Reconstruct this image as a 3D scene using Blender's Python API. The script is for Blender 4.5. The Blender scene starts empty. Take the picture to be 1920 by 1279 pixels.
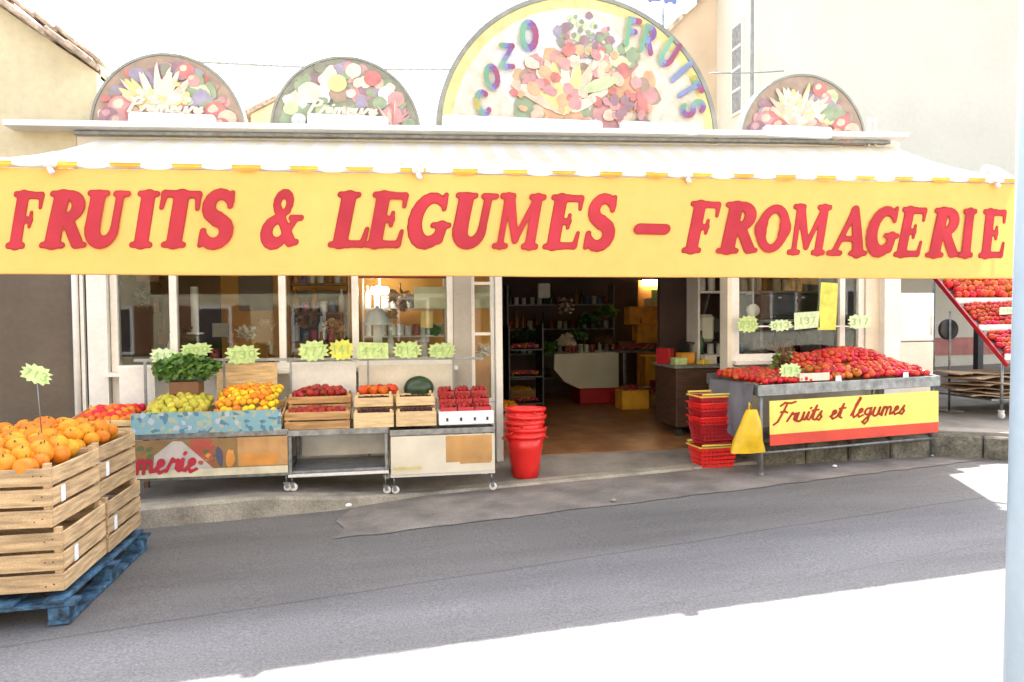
import bpy, math, random
from mathutils import Vector, Matrix
random.seed(7)
R = math.radians
S = bpy.context.scene
COL = S.collection

# ------------------------------------------------------------------ camera
YAW = R(10); PIT = R(1.9); ROLL = 0.009; F = 1350.0
C = (-1.294, -7.337, 1.62)
cd = bpy.data.cameras.new("camera"); cam = bpy.data.objects.new("camera", cd); COL.objects.link(cam)
cd.sensor_width = 36; cd.lens = 36 * F / 1920; cd.clip_end = 500; cd.clip_start = 0.05
fw = Vector((math.sin(YAW)*math.cos(PIT), math.cos(YAW)*math.cos(PIT), -math.sin(PIT)))
cam.location = C
rt = Vector((math.cos(YAW), -math.sin(YAW), 0)); up = rt.cross(fw)
m = Matrix((rt, up, -fw)).transposed().to_4x4() @ Matrix.Rotation(-ROLL, 4, 'Z')
cam.matrix_world = Matrix.Translation(C) @ m
S.camera = cam

# ------------------------------------------------------------------ sky, sun, exposure
w = bpy.data.worlds.new("World"); S.world = w; w.use_nodes = True
nt = w.node_tree; bg = nt.nodes["Background"]
sky = nt.nodes.new("ShaderNodeTexSky"); sky.sky_type = 'NISHITA'; sky.sun_disc = False
SUNV = Vector((0.43, 1.0, 1.33)).normalized()
sky.sun_elevation = math.asin(SUNV.z); sky.sun_rotation = math.atan2(SUNV.x, SUNV.y)
sky.dust_density = 3.0; sky.air_density = 1.0; sky.altitude = 0
hsv = nt.nodes.new("ShaderNodeHueSaturation"); hsv.inputs["Saturation"].default_value = .5
nt.links.new(sky.outputs[0], hsv.inputs["Color"]); nt.links.new(hsv.outputs[0], bg.inputs[0]); bg.inputs[1].default_value = 0.15
sl = bpy.data.lights.new("sun", 'SUN'); sl.energy = 4.2; sl.angle = R(0.5); sl.color = (1, 0.95, 0.87)
so = bpy.data.objects.new("sun", sl); COL.objects.link(so)
so.rotation_euler = (-SUNV).to_track_quat('-Z', 'Y').to_euler()
S.view_settings.view_transform = 'Standard'; S.view_settings.look = 'None'
S.view_settings.exposure = 2.54; S.view_settings.gamma = 1
S.cycles.max_bounces = 8; S.cycles.transparent_max_bounces = 12
S.cycles.use_denoising = True

# ------------------------------------------------------------------ where a sight line meets a real plane
def rayd(px, py):
    a = (px-960)/F; b = -(py-639.5)/F
    c, s = math.cos(ROLL), math.sin(ROLL)
    a, b = a*c+b*s, -a*s+b*c
    return fw + a*rt + b*up
SA = R(7); G = 0.0225
GX, GY = G*math.cos(SA), G*math.sin(SA)
G0 = -(GX*C[0]+GY*C[1])
def gz(x, y): return G0+GX*x+GY*y
def onY(px, py, Y):
    d = rayd(px, py); t = (Y-C[1])/d[1]; return Vector((C[0]+t*d[0], Y, C[2]+t*d[2]))
def X(px, py, Y): return onY(px, py, Y).x
def Z(px, py, Y): return onY(px, py, Y).z
def onG(px, py, h=0):
    d = rayd(px, py); n = G0+h+GX*C[0]+GY*C[1]-C[2]; t = n/(d[2]-GX*d[0]-GY*d[1])
    return Vector([C[i]+t*d[i] for i in range(3)])

# ------------------------------------------------------------------ materials
def mat(name, col, rough=0.6, metal=0.0, noise=(6, .12), bump=None, spec=0.5, rand=0.0, hue=0.0, trans=0.0, stretch=None, coat=0, fine=None):
    M = bpy.data.materials.new(name); M.use_nodes = True
    n = M.node_tree.nodes; l = M.node_tree.links; p = n["Principled BSDF"]
    p.inputs["Roughness"].default_value = rough; p.inputs["Metallic"].default_value = metal
    p.inputs["Specular IOR Level"].default_value = spec; p.inputs["Coat Weight"].default_value = coat
    tc = n.new("ShaderNodeTexCoord"); co = tc.outputs["Object"]
    if stretch:
        mp = n.new("ShaderNodeMapping"); mp.inputs["Scale"].default_value = stretch
        l.new(co, mp.inputs[0]); co = mp.outputs[0]
    nz = n.new("ShaderNodeTexNoise"); nz.inputs["Scale"].default_value = noise[0]; nz.inputs["Detail"].default_value = 6
    l.new(co, nz.inputs["Vector"])
    rp = n.new("ShaderNodeMapRange"); a = noise[1]
    rp.inputs[1].default_value = .3; rp.inputs[2].default_value = .7
    rp.inputs[3].default_value = 1-a*1.6; rp.inputs[4].default_value = 1+a
    l.new(nz.outputs[0], rp.inputs[0]); val = rp.outputs[0]
    if fine:
        nf = n.new("ShaderNodeTexNoise"); nf.inputs["Scale"].default_value = fine[0]; nf.inputs["Detail"].default_value = 3
        l.new(tc.outputs["Object"], nf.inputs["Vector"])
        r2 = n.new("ShaderNodeMapRange"); r2.inputs[1].default_value = .3; r2.inputs[2].default_value = .7
        r2.inputs[3].default_value = 1-fine[1]; r2.inputs[4].default_value = 1+fine[1]
        l.new(nf.outputs[0], r2.inputs[0]); mu = n.new("ShaderNodeMath"); mu.operation = 'MULTIPLY'
        l.new(val, mu.inputs[0]); l.new(r2.outputs[0], mu.inputs[1]); val = mu.outputs[0]
    hs = n.new("ShaderNodeHueSaturation"); hs.inputs["Color"].default_value = (*col, 1)
    if rand or hue:
        oi = n.new("ShaderNodeObjectInfo")
        if rand:
            r3 = n.new("ShaderNodeMapRange"); r3.inputs[3].default_value = 1-rand; r3.inputs[4].default_value = 1+rand
            l.new(oi.outputs["Random"], r3.inputs[0]); mu = n.new("ShaderNodeMath"); mu.operation = 'MULTIPLY'
            l.new(val, mu.inputs[0]); l.new(r3.outputs[0], mu.inputs[1]); val = mu.outputs[0]
        if hue:
            mm = n.new("ShaderNodeMath"); mm.operation = 'MULTIPLY'; mm.inputs[1].default_value = 7.31
            fr = n.new("ShaderNodeMath"); fr.operation = 'FRACT'
            l.new(oi.outputs["Random"], mm.inputs[0]); l.new(mm.outputs[0], fr.inputs[0])
            r4 = n.new("ShaderNodeMapRange"); r4.inputs[3].default_value = .5-hue; r4.inputs[4].default_value = .5+hue
            l.new(fr.outputs[0], r4.inputs[0]); l.new(r4.outputs[0], hs.inputs["Hue"])
    l.new(val, hs.inputs["Value"]); l.new(hs.outputs[0], p.inputs["Base Color"])
    if bump:
        nb = n.new("ShaderNodeTexNoise"); nb.inputs["Scale"].default_value = bump[0]; nb.inputs["Detail"].default_value = 5
        l.new(co, nb.inputs["Vector"]); b = n.new("ShaderNodeBump"); b.inputs["Strength"].default_value = bump[1]
        b.inputs["Distance"].default_value = .02
        l.new(nb.outputs[0], b.inputs["Height"]); l.new(b.outputs[0], p.inputs["Normal"])
    if trans:
        t = n.new("ShaderNodeBsdfTranslucent"); l.new(hs.outputs[0], t.inputs[0])
        mx = n.new("ShaderNodeMixShader"); mx.inputs[0].default_value = trans
        l.new(p.outputs[0], mx.inputs[1]); l.new(t.outputs[0], mx.inputs[2])
        l.new(mx.outputs[0], n["Material Output"].inputs[0])
    return M
def glass_mat(name, tint=(.9, .93, .93)):
    M = bpy.data.materials.new(name); M.use_nodes = True
    n = M.node_tree.nodes; l = M.node_tree.links; n.remove(n["Principled BSDF"])
    t = n.new("ShaderNodeBsdfTransparent"); t.inputs[0].default_value = (*tint, 1)
    g = n.new("ShaderNodeBsdfGlossy"); g.inputs[1].default_value = .02
    f = n.new("ShaderNodeFresnel"); f.inputs[0].default_value = 1.36
    nz = n.new("ShaderNodeTexNoise"); nz.inputs["Scale"].default_value = 1.2
    b = n.new("ShaderNodeBump"); b.inputs["Strength"].default_value = .03; l.new(nz.outputs[0], b.inputs["Height"]); l.new(b.outputs[0], g.inputs["Normal"])
    mx = n.new("ShaderNodeMixShader"); l.new(f.outputs[0], mx.inputs[0]); l.new(t.outputs[0], mx.inputs[1]); l.new(g.outputs[0], mx.inputs[2])
    l.new(mx.outputs[0], n["Material Output"].inputs[0]); return M
def lamp_mat(name, col, s):
    M = bpy.data.materials.new(name); M.use_nodes = True
    p = M.node_tree.nodes["Principled BSDF"]; p.inputs["Base Color"].default_value = (*col, 1)
    p.inputs["Emission Color"].default_value = (*col, 1); p.inputs["Emission Strength"].default_value = s; return M

m_wood = mat("crate_wood", (.53, .36, .19), .75, noise=(5, .28), stretch=(1, 1, 9), bump=(30, .3), rand=.14, fine=(120, .14))
m_wood2 = mat("pale_crate_wood", (.70, .50, .26), .7, noise=(6, .2), stretch=(1, 1, 8), rand=.1, fine=(140, .1))
m_woodd = mat("worn_crate_wood", (.44, .25, .10), .8, noise=(5, .28), stretch=(1, 1, 8), rand=.1, fine=(140, .12))
m_blue = mat("blue_pallet_paint", (.04, .105, .18), .7, noise=(12, .6), bump=(20, .4), fine=(60, .35))
m_white = mat("white_painted_metal", (.72, .70, .66), .45, noise=(3, .06), fine=(25, .05))
m_cream = mat("cream_paint", (.66, .61, .50), .55, noise=(3, .07), fine=(30, .04))
m_steel = mat("galvanised_steel", (.27, .28, .28), .4, .7, noise=(14, .25), fine=(90, .15))
m_greymetal = mat("grey_metal", (.26, .27, .27), .5, .3, noise=(12, .2))
m_dark = mat("dark_metal", (.035, .035, .038), .5, noise=(8, .2))
m_black = mat("black_plastic", (.02, .02, .022), .4)
m_grey = mat("grey_plastic", (.72, .72, .70), .6)
m_red = mat("red_plastic", (.78, .022, .018), .32, noise=(5, .1), rand=.08, spec=.6)
m_reddark = mat("deep_red_plastic", (.40, .012, .02), .35, noise=(5, .1), rand=.1, spec=.6)
m_yelp = mat("yellow_plastic", (.78, .58, .10), .4, noise=(5, .1))
m_bag = mat("yellow_bag_film", (.86, .56, .02), .35, noise=(8, .12), bump=(9, .6), trans=.25)
m_valance = mat("yellow_awning_cloth", (.80, .45, .115), .75, noise=(1.2, .045), bump=(2.2, .5), trans=.08, fine=(12, .03))
m_strw = mat("white_canopy_stripe", (.88, .86, .80), .8, noise=(2, .05), trans=.5)
m_stry = mat("yellow_canopy_stripe", (.88, .83, .66), .8, noise=(2, .06), trans=.5)
m_orange_edge = mat("orange_fringe_cloth", (.70, .36, .05), .8, noise=(5, .15), trans=.2)
m_ltr = mat("red_lettering", (.45, .043, .056), .85, spec=.1, noise=(2.2, .10), fine=(9, .05))
m_ltre = mat("dark_red_outline", (.34, .05, .03), .85, spec=.1, noise=(4, .15))
m_glass = glass_mat("window_glass")
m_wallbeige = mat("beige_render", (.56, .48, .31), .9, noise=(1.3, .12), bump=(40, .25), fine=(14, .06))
m_wallshade = mat("grey_render_and_shade", (.13, .10, .072), .9, noise=(1.6, .14), bump=(35, .2), fine=(18, .06))
m_wallcream = mat("cream_render", (.54, .51, .42), .9, noise=(.8, .04), bump=(40, .15), fine=(10, .03))
m_peach = mat("peach_render", (.52, .40, .27), .9, noise=(1, .08))
m_tile = mat("roof_tile", (.44, .34, .25), .85, noise=(9, .3), bump=(12, .5), fine=(40, .15))
m_conc = mat("concrete", (.25, .22, .185), .85, noise=(3, .22), bump=(45, .4), fine=(90, .16))
m_kerb = mat("kerb_stone", (.33, .30, .24), .85, noise=(4, .25), bump=(30, .5), fine=(70, .2))
m_strip = mat("worn_concrete_strip", (.215, .188, .165), .85, noise=(3, .25), bump=(45, .4), fine=(80, .2))
m_stone = mat("mossy_stone", (.125, .118, .09), .9, noise=(5, .4), bump=(14, .7), fine=(40, .3))
m_ochre = mat("ochre_wall_paint", (.74, .35, .07), .8, noise=(1.4, .15))
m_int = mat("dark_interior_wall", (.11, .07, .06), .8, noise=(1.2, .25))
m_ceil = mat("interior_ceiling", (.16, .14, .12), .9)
m_oil = mat("deli_counter_shell", (.60, .61, .50), .35, noise=(3, .06))
m_card = mat("green_price_card", (.50, .66, .28), .7, noise=(25, .16), rand=.08)
m_cardp = mat("pale_green_price_card", (.56, .72, .46), .7, noise=(25, .14), rand=.06)
m_cardy = mat("yellow_price_card", (.62, .66, .12), .7, noise=(9, .16))
m_ink = mat("card_ink", (.33, .50, .18), .8)
m_cardboard = mat("brown_cardboard", (.36, .25, .16), .85, noise=(7, .2), rand=.14)
m_poly = mat("white_polystyrene", (.80, .80, .80), .8, noise=(20, .06))
m_leaf = mat("green_leaves", (.08, .19, .03), .6, noise=(14, .35), trans=.2)
m_leafl = mat("light_green_leaves", (.14, .27, .05), .6, noise=(14, .3), trans=.2)
m_leafd = mat("dark_green_leaves", (.022, .065, .02), .6, noise=(14, .3), trans=.15)
m_pole = mat("pale_blue_paint", (.40, .50, .58), .35, noise=(3, .05), fine=(30, .03))
m_tarp = mat("grey_sheet", (.16, .16, .18), .7, noise=(3, .2), bump=(4, .6))
m_tube = mat("white_lamp_housing", (.78, .82, .85), .3)
m_rim = mat("sign_rim_metal", (.24, .24, .20), .5, .3, noise=(6, .15))
m_clay = mat("brown_stained_panel", (.17, .075, .03), .6, noise=(4, .2))
def floor_mat():
    M = mat("shop_floor_tile", (.35, .165, .068), .42, noise=(4, .25), fine=(50, .12))
    n = M.node_tree.nodes; l = M.node_tree.links; p = n["Principled BSDF"]
    tc = n.new("ShaderNodeTexCoord"); b = n.new("ShaderNodeTexBrick"); b.offset = 0
    b.inputs["Scale"].default_value = 1; b.inputs["Mortar Size"].default_value = .006
    b.inputs["Brick Width"].default_value = .33; b.inputs["Row Height"].default_value = .33
    b.inputs["Color1"].default_value = (1, 1, 1, 1); b.inputs["Color2"].default_value = (.93, .92, .91, 1); b.inputs["Mortar"].default_value = (.72, .7, .68, 1)
    l.new(tc.outputs["Object"], b.inputs[0]); mx = n.new("ShaderNodeMix"); mx.data_type = 'RGBA'; mx.blend_type = 'MULTIPLY'; mx.inputs[0].default_value = 1
    src = p.inputs["Base Color"].links[0].from_socket
    l.new(src, mx.inputs[6]); l.new(b.outputs[0], mx.inputs[7]); l.new(mx.outputs[2], p.inputs["Base Color"]); return M
m_floor = floor_mat()
def asphalt_mat():
    M = mat("asphalt", (.172, .168, .168), .9, noise=(1.6, .14), stretch=(.3, 1.5, 1), bump=(90, .6), fine=(80, .30))
    n = M.node_tree.nodes; l = M.node_tree.links; p = n["Principled BSDF"]
    tc = n.new("ShaderNodeTexCoord"); mp = n.new("ShaderNodeMapping"); mp.inputs["Rotation"].default_value = (0, 0, -R(9)); l.new(tc.outputs["Object"], mp.inputs[0])
    nz = n.new("ShaderNodeTexNoise"); nz.inputs["Scale"].default_value = 1.3; l.new(mp.outputs[0], nz.inputs[0])
    sp = n.new("ShaderNodeSeparateXYZ"); l.new(mp.outputs[0], sp.inputs[0])
    src = p.inputs["Base Color"].links[0].from_socket
    def mth(op, a, b):
        k = n.new("ShaderNodeMath"); k.operation = op
        for i, v in enumerate((a, b)):
            if v is None: continue
            if isinstance(v, (int, float)): k.inputs[i].default_value = v
            else: l.new(v, k.inputs[i])
        return k.outputs[0]
    yy = mth('ADD', sp.outputs[1], mth('MULTIPLY', nz.outputs[0], .07))
    nw = n.new("ShaderNodeTexNoise"); nw.inputs["Scale"].default_value = .9; l.new(mp.outputs[0], nw.inputs[0])
    for pos, wdt, amt in ((-2.75, .018, .38), (-2.1, .012, .12), (-3.6, .012, .14)):
        d = mth('ABSOLUTE', mth('SUBTRACT', yy, pos), None)
        k = n.new("ShaderNodeMapRange"); k.inputs[1].default_value = 0; k.inputs[2].default_value = wdt
        k.inputs[3].default_value = 1-amt; k.inputs[4].default_value = 1; l.new(d, k.inputs[0])
        mx = n.new("ShaderNodeMix"); mx.data_type = 'RGBA'; mx.blend_type = 'MULTIPLY'; mx.inputs[0].default_value = 1
        cb = n.new("ShaderNodeCombineColor")
        for i in range(3): l.new(k.outputs[0], cb.inputs[i])
        l.new(src, mx.inputs[6]); l.new(cb.outputs[0], mx.inputs[7]); src = mx.outputs[2]
    # browner, darker tint along the kerb, blending to the bluish lane beyond the seam
    k = n.new("ShaderNodeMapRange"); k.inputs[1].default_value = -2.95; k.inputs[2].default_value = -2.60; l.new(yy, k.inputs[0])
    mx = n.new("ShaderNodeMix"); mx.data_type = 'RGBA'; mx.blend_type = 'MULTIPLY'; mx.inputs[7].default_value = (.84, .80, .75, 1)
    l.new(k.outputs[0], mx.inputs[0]); l.new(src, mx.inputs[6]); l.new(mx.outputs[2], p.inputs["Base Color"])
    return M
m_asph = asphalt_mat()

# ------------------------------------------------------------------ mesh builder
class MB:
    def __init__(s): s.v = []; s.f = []; s.m = []; s.s = []
    def add(s, vs, fs, mi=0, smooth=False):
        o = len(s.v); s.v += [tuple(p) for p in vs]
        for f in fs: s.f.append([i+o for i in f]); s.m.append(mi); s.s.append(smooth)
        return s
    def box(s, c, d, mi=0, rz=0, bev=0, rx=0, ry=0):
        x, y, z = d[0]/2, d[1]/2, d[2]/2
        M = Matrix.Translation(c) @ Matrix.Rotation(rz, 4, 'Z') @ Matrix.Rotation(ry, 4, 'Y') @ Matrix.Rotation(rx, 4, 'X')
        b = min(bev, x*.9, y*.9, z*.9)
        if b <= 0:
            vs = [M @ Vector((a*x, e*y, g*z)) for g in (-1, 1) for e in (-1, 1) for a in (-1, 1)]
            return s.add(vs, [(0, 2, 3, 1), (4, 5, 7, 6), (0, 1, 5, 4), (2, 6, 7, 3), (0, 4, 6, 2), (1, 3, 7, 5)], mi)
        rings = []
        for zz, k in ((-z, b), (-z+b, 0), (z-b, 0), (z, b)):
            xi, yi = x-k, y-k
            if k: ring = [(-xi, -yi), (xi, -yi), (xi, yi), (-xi, yi)]; ring = [p for q in ring for p in (q, q)]
            else:
                ring = [(-x, -y+b), (-x+b, -y), (x-b, -y), (x, -y+b), (x, y-b), (x-b, y), (-x+b, y), (-x, y-b)]
            rings.append([M @ Vector((p[0], p[1], zz)) for p in ring])
        vs = []; fs = []
        # bottom/top caps use 4 verts doubled
        bt = [rings[0][i] for i in (0, 2, 4, 6)]; tp = [rings[3][i] for i in (0, 2, 4, 6)]
        vs = bt+rings[1]+rings[2]+tp
        fs.append((3, 2, 1, 0)); fs.append((20, 21, 22, 23))
        for i in range(8): j = (i+1) % 8; fs.append((4+i, 4+j, 12+j, 12+i))
        for i in range(4):
            a, c_ = 4+2*i, 4+2*i+1; nx = 4+(2*i+2) % 8
            fs.append((i, c_, a)); fs.append((i, (i+1) % 4, nx, c_))
            a, c_ = 12+2*i, 12+2*i+1; nx = 12+(2*i+2) % 8
            fs.append((20+i, a, c_)); fs.append((20+i, c_, nx, 20+(i+1) % 4))
        return s.add(vs, fs, mi)
    def bar(s, p0, p1, a, b, mi=0):
        p0, p1 = Vector(p0), Vector(p1); d = p1-p0; L = d.length
        q = d.to_track_quat('X', 'Z').to_matrix().to_4x4(); M = Matrix.Translation((p0+p1)/2) @ q
        x, y, z = L/2, a/2, b/2
        vs = [M @ Vector((e*x, f*y, g*z)) for g in (-1, 1) for f in (-1, 1) for e in (-1, 1)]
        return s.add(vs, [(0, 2, 3, 1), (4, 5, 7, 6), (0, 1, 5, 4), (2, 6, 7, 3), (0, 4, 6, 2), (1, 3, 7, 5)], mi)
    def tube(s, pts, r, n=10, mi=0, cap=True):
        pts = [Vector(p) for p in pts]; rs = r if isinstance(r, (list, tuple)) else [r]*len(pts)
        vs = []; fs = []; px = None
        for i, p in enumerate(pts):
            d = (pts[min(i+1, len(pts)-1)]-pts[max(i-1, 0)]).normalized()
            if px is None:
                px = d.orthogonal().normalized()
            px = (px-d*px.dot(d)).normalized(); py = d.cross(px)
            for k in range(n):
                a = 2*math.pi*k/n; vs.append(p+(px*math.cos(a)+py*math.sin(a))*rs[i])
        for i in range(len(pts)-1):
            for k in range(n): j = (k+1) % n; fs.append((i*n+k, i*n+j, (i+1)*n+j, (i+1)*n+k))
        s.add(vs, fs, mi, True)
        if cap:
            o = len(s.v)-len(vs)
            s.f.append([o+k for k in range(n)][::-1]); s.m.append(mi); s.s.append(False)
            s.f.append([o+(len(pts)-1)*n+k for k in range(n)]); s.m.append(mi); s.s.append(False)
        return s
    def lathe(s, prof, c=(0, 0, 0), n=20, mi=0, sx=1, sy=1, smooth=True):
        vs = []; fs = []
        for r, z in prof:
            for k in range(n):
                a = 2*math.pi*k/n; vs.append((c[0]+r*sx*math.cos(a), c[1]+r*sy*math.sin(a), c[2]+z))
        for i in range(len(prof)-1):
            for k in range(n): j = (k+1) % n; fs.append((i*n+k, i*n+j, (i+1)*n+j, (i+1)*n+k))
        return s.add(vs, fs, mi, smooth)
    def poly(s, pts, mi=0): return s.add(pts, [tuple(range(len(pts)))], mi)
    def slab(s, pts, t, mi=0, axis=(0, 0, -1)):
        n = len(pts); a = Vector(axis)*t
        vs = [Vector(p) for p in pts]+[Vector(p)+a for p in pts]
        fs = [tuple(range(n)), tuple(range(2*n-1, n-1, -1))]+[(i, (i+1) % n, n+(i+1) % n, n+i) for i in range(n)]
        return s.add(vs, fs, mi)
    def build(s, name, mats, parent=None, loc=(0, 0, 0), rz=0):
        me = bpy.data.meshes.new(name); me.from_pydata(s.v, [], s.f)
        if not isinstance(mats, (list, tuple)): mats = [mats]
        for k in mats: me.materials.append(k)
        me.polygons.foreach_set("material_index", s.m); me.polygons.foreach_set("use_smooth", s.s); me.update()
        import bmesh
        b = bmesh.new(); b.from_mesh(me); bmesh.ops.recalc_face_normals(b, faces=b.faces); b.to_mesh(me); b.free()
        o = bpy.data.objects.new(name, me); COL.objects.link(o); o.location = loc; o.rotation_euler = (0, 0, rz)
        if parent: o.parent = parent
        return o
def tag(o, label=None, cat=None, group=None, kind=None):
    if label: o["label"] = label
    if cat: o["category"] = cat
    if group: o["group"] = group
    if kind: o["kind"] = kind
    return o
def thing(name, label, cat, loc=(0, 0, 0), rz=0, group=None):
    o = bpy.data.objects.new(name, None); COL.objects.link(o); o.location = loc; o.rotation_euler = (0, 0, rz); o.empty_display_size = .1
    return tag(o, label, cat, group)
def struct(o): o["kind"] = "structure"; return o
def box_obj(name, c, d, m_, parent=None, bev=0, **k):
    """box given in parent space"""
    return MB().box(c, d, 0, bev=bev, **k).build(name, m_, parent)
def dup(root, loc, rz=None, label=None):
    r = root.copy(); COL.objects.link(r); r.location = loc
    if rz is not None: r.rotation_euler = (0, 0, rz) if not isinstance(rz, tuple) else rz
    if label: r["label"] = label
    for ch in [o for o in bpy.data.objects if o.parent == root]:
        c = ch.copy(); COL.objects.link(c); c.parent = r
        for g in [o for o in bpy.data.objects if o.parent == ch]:
            d = g.copy(); COL.objects.link(d); d.parent = c
    return r

# ------------------------------------------------------------------ letters: strokes -> one clean outline
import numpy as np
def stroke_mesh(strokes, cell, off=0.0, k=0.012):
    xs = [q for t in strokes for q in (t[0]-t[4], t[0]+t[4], t[2]-t[5], t[2]+t[5])]
    ys = [q for t in strokes for q in (t[1]-t[4], t[1]+t[4], t[3]-t[5], t[3]+t[5])]
    x0, x1, y0, y1 = min(xs)-.06-off, max(xs)+.06+off, min(ys)-.06-off, max(ys)+.06+off
    nx = int((x1-x0)/cell)+2; ny = int((y1-y0)/cell)+2
    gx = x0+cell*np.arange(nx); gy = y0+cell*np.arange(ny)
    PX, PY = np.meshgrid(gx, gy, indexing='ij'); acc = np.zeros_like(PX)
    for (a, b, c, d, r0, r1) in strokes:
        vx, vy = c-a, d-b; L = vx*vx+vy*vy
        t = np.zeros_like(PX) if L < 1e-12 else np.clip(((PX-a)*vx+(PY-b)*vy)/L, 0, 1)
        dist = np.hypot(PX-a-t*vx, PY-b-t*vy)-(r0+(r1-r0)*t)
        acc += np.exp(-np.clip(dist, -1, 1)/k)
    f = -k*np.log(acc+1e-300)-off
    vs = []; fs = []; vid = {}
    def V(key, x, y):
        if key not in vid: vid[key] = len(vs); vs.append((x, y))
        return vid[key]
    for j in range(ny-1):
        i = 0
        while i < nx-1:
            c4 = [(i, j), (i+1, j), (i+1, j+1), (i, j+1)]; ins = [f[p] < 0 for p in c4]
            if all(ins):
                e = i
                while e < nx-1 and e-i < 4 and f[e, j] < 0 and f[e+1, j] < 0 and f[e, j+1] < 0 and f[e+1, j+1] < 0: e += 1
                fs.append([V((i, j), gx[i], gy[j]), V((e, j), gx[e], gy[j]), V((e, j+1), gx[e], gy[j+1]), V((i, j+1), gx[i], gy[j+1])])
                i = e; continue
            if any(ins):
                pl = []
                for q in range(4):
                    A, B = c4[q], c4[(q+1) % 4]; fa, fb = f[A], f[B]
                    if fa < 0: pl.append(V(A, gx[A[0]], gy[A[1]]))
                    if (fa < 0) != (fb < 0):
                        t = fa/(fa-fb); key = (A, B) if A < B else (B, A)
                        pl.append(V(key+('e',), gx[A[0]]+t*(gx[B[0]]-gx[A[0]]), gy[A[1]]+t*(gy[B[1]]-gy[A[1]])))
                if len(pl) > 2: fs.append(pl)
            i += 1
    return vs, fs
def arc(cx, cy, rx, ry, a0, a1, r0, r1=None, n=10, rm=None):
    r1 = r0 if r1 is None else r1; out = []
    for i in range(n):
        t0, t1 = i/n, (i+1)/n
        def rad(t):
            b = r0+(r1-r0)*t
            return b if rm is None else b+(rm-(r0+r1)/2)*math.sin(math.pi*t)
        A, B = R(a0+(a1-a0)*t0), R(a0+(a1-a0)*t1)
        out.append((cx+rx*math.cos(A), cy+ry*math.sin(A), cx+rx*math.cos(B), cy+ry*math.sin(B), rad(t0), rad(t1)))
    return out
def pl(pts, r): return [(pts[i][0], pts[i][1], pts[i+1][0], pts[i+1][1], r, r) for i in range(len(pts)-1)]
ST = .125; TH = .045
def stem(x, y0=0, y1=1, top=1, bot=1, r=ST, sw=.175):
    o = [(x, y0+r*.75, x, y1-r*.75, r, r)]
    if top: o += [(x-sw, y1-.035, x+sw, y1-.035, .038, .038)]
    if bot: o += [(x-sw, y0+.035, x+sw, y0+.035, .038, .038)]
    return o
def S_(x0=.08, x1=.62):
    w_ = (x1-x0)/2; cx = (x0+x1)/2
    return arc(cx, .74, w_*.72, .215, 25, 270, .055, .10, rm=.09)+arc(cx, .26, w_*.78, .215, 90, -155, .10, .06, rm=.10)+[(cx+w_*.72, .98, cx+w_*.72, .74, .03, .035), (cx-w_*.85, .02, cx-w_*.82, .28, .03, .04)]
GL = {
 'F': (.70, stem(.2)+[(.2, .95, .62, .95, .05, .05), (.64, .95, .65, .74, .045, .025), (.2, .50, .46, .50, .045, .045), (.46, .63, .46, .39, .025, .025)]),
 'E': (.74, stem(.2)+[(.2, .95, .64, .95, .05, .05), (.66, .95, .67, .76, .045, .025), (.2, .51, .46, .51, .045, .045), (.46, .63, .46, .40, .025, .025), (.2, .05, .66, .05, .05, .05), (.68, .05, .71, .29, .045, .025)]),
 'L': (.70, stem(.2)+[(.2, .05, .62, .05, .05, .05), (.64, .05, .67, .33, .05, .025)]),
 'I': (.40, stem(.2)),
 'T': (.74, stem(.37, top=0)+[(.06, .95, .68, .95, .05, .05), (.06, .95, .04, .70, .045, .025), (.68, .95, .70, .70, .045, .025)]),
 'R': (.80, stem(.2)+arc(.30, .73, .24, .22, 90, -90, .05, .05, rm=.095)+[(.2, .95, .30, .95, .05, .05), (.2, .50, .32, .50, .045, .045), (.40, .48, .62, .10, .085, .09), (.62, .04, .76, .05, .045, .035)]),
 'U': (.80, [(.2, .88, .2, .36, ST, ST), (.04, .965, .36, .965, .038, .038), (.62, .93, .62, .36, .06, .06), (.53, .965, .76, .965, .038, .038)]+arc(.41, .34, .21, .26, 180, 360, ST, .06, rm=.09)),
 'G': (.78, arc(.40, .5, .29, .42, 48, 345, .05, .06, n=16, rm=.115)+[(.62, .98, .63, .72, .03, .03), (.64, .40, .64, .14, .085, .07), (.48, .41, .78, .41, .038, .038)]),
 'O': (.80, arc(.40, .5, .27, .41, 0, 180, .09, .09, n=12, rm=.06)+arc(.40, .5, .27, .41, 180, 360, .09, .09, n=12, rm=.06)+arc(.40, .5, .29, .2, 150, 210, .09)+arc(.40, .5, .29, .2, -30, 30, .09)),
 'M': (1.02, stem(.14, r=.055, sw=.13)+stem(.84, r=.10, sw=.15)+[(.2, .90, .47, .16, .10, .06), (.80, .90, .47, .16, .05, .05)]),
 'A': (.86, [(.42, .95, .14, .05, .05, .045), (.42, .92, .68, .05, .07, .105), (.24, .33, .60, .33, .04, .04), (.02, .035, .28, .035, .038, .038), (.53, .035, .84, .035, .038, .038)]),
 'S': (.70, S_()),
 '-': (.60, [(.07, .42, .53, .42, .075, .075), (.07, .40, .53, .40, .075, .075)]),
 '&': (.86, arc(.38, .80, .14, .17, -40, 250, .05, .05, rm=.065)+[(.28, .68, .66, .10, .06, .09), (.50, .66, .28, .50, .05, .05), (.66, .06, .80, .08, .05, .04)]+arc(.32, .27, .21, .22, 90, 330, .06, .06, rm=.105)+[(.52, .20, .70, .50, .055, .045), (.60, .53, .82, .53, .04, .04)]),
}
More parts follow.
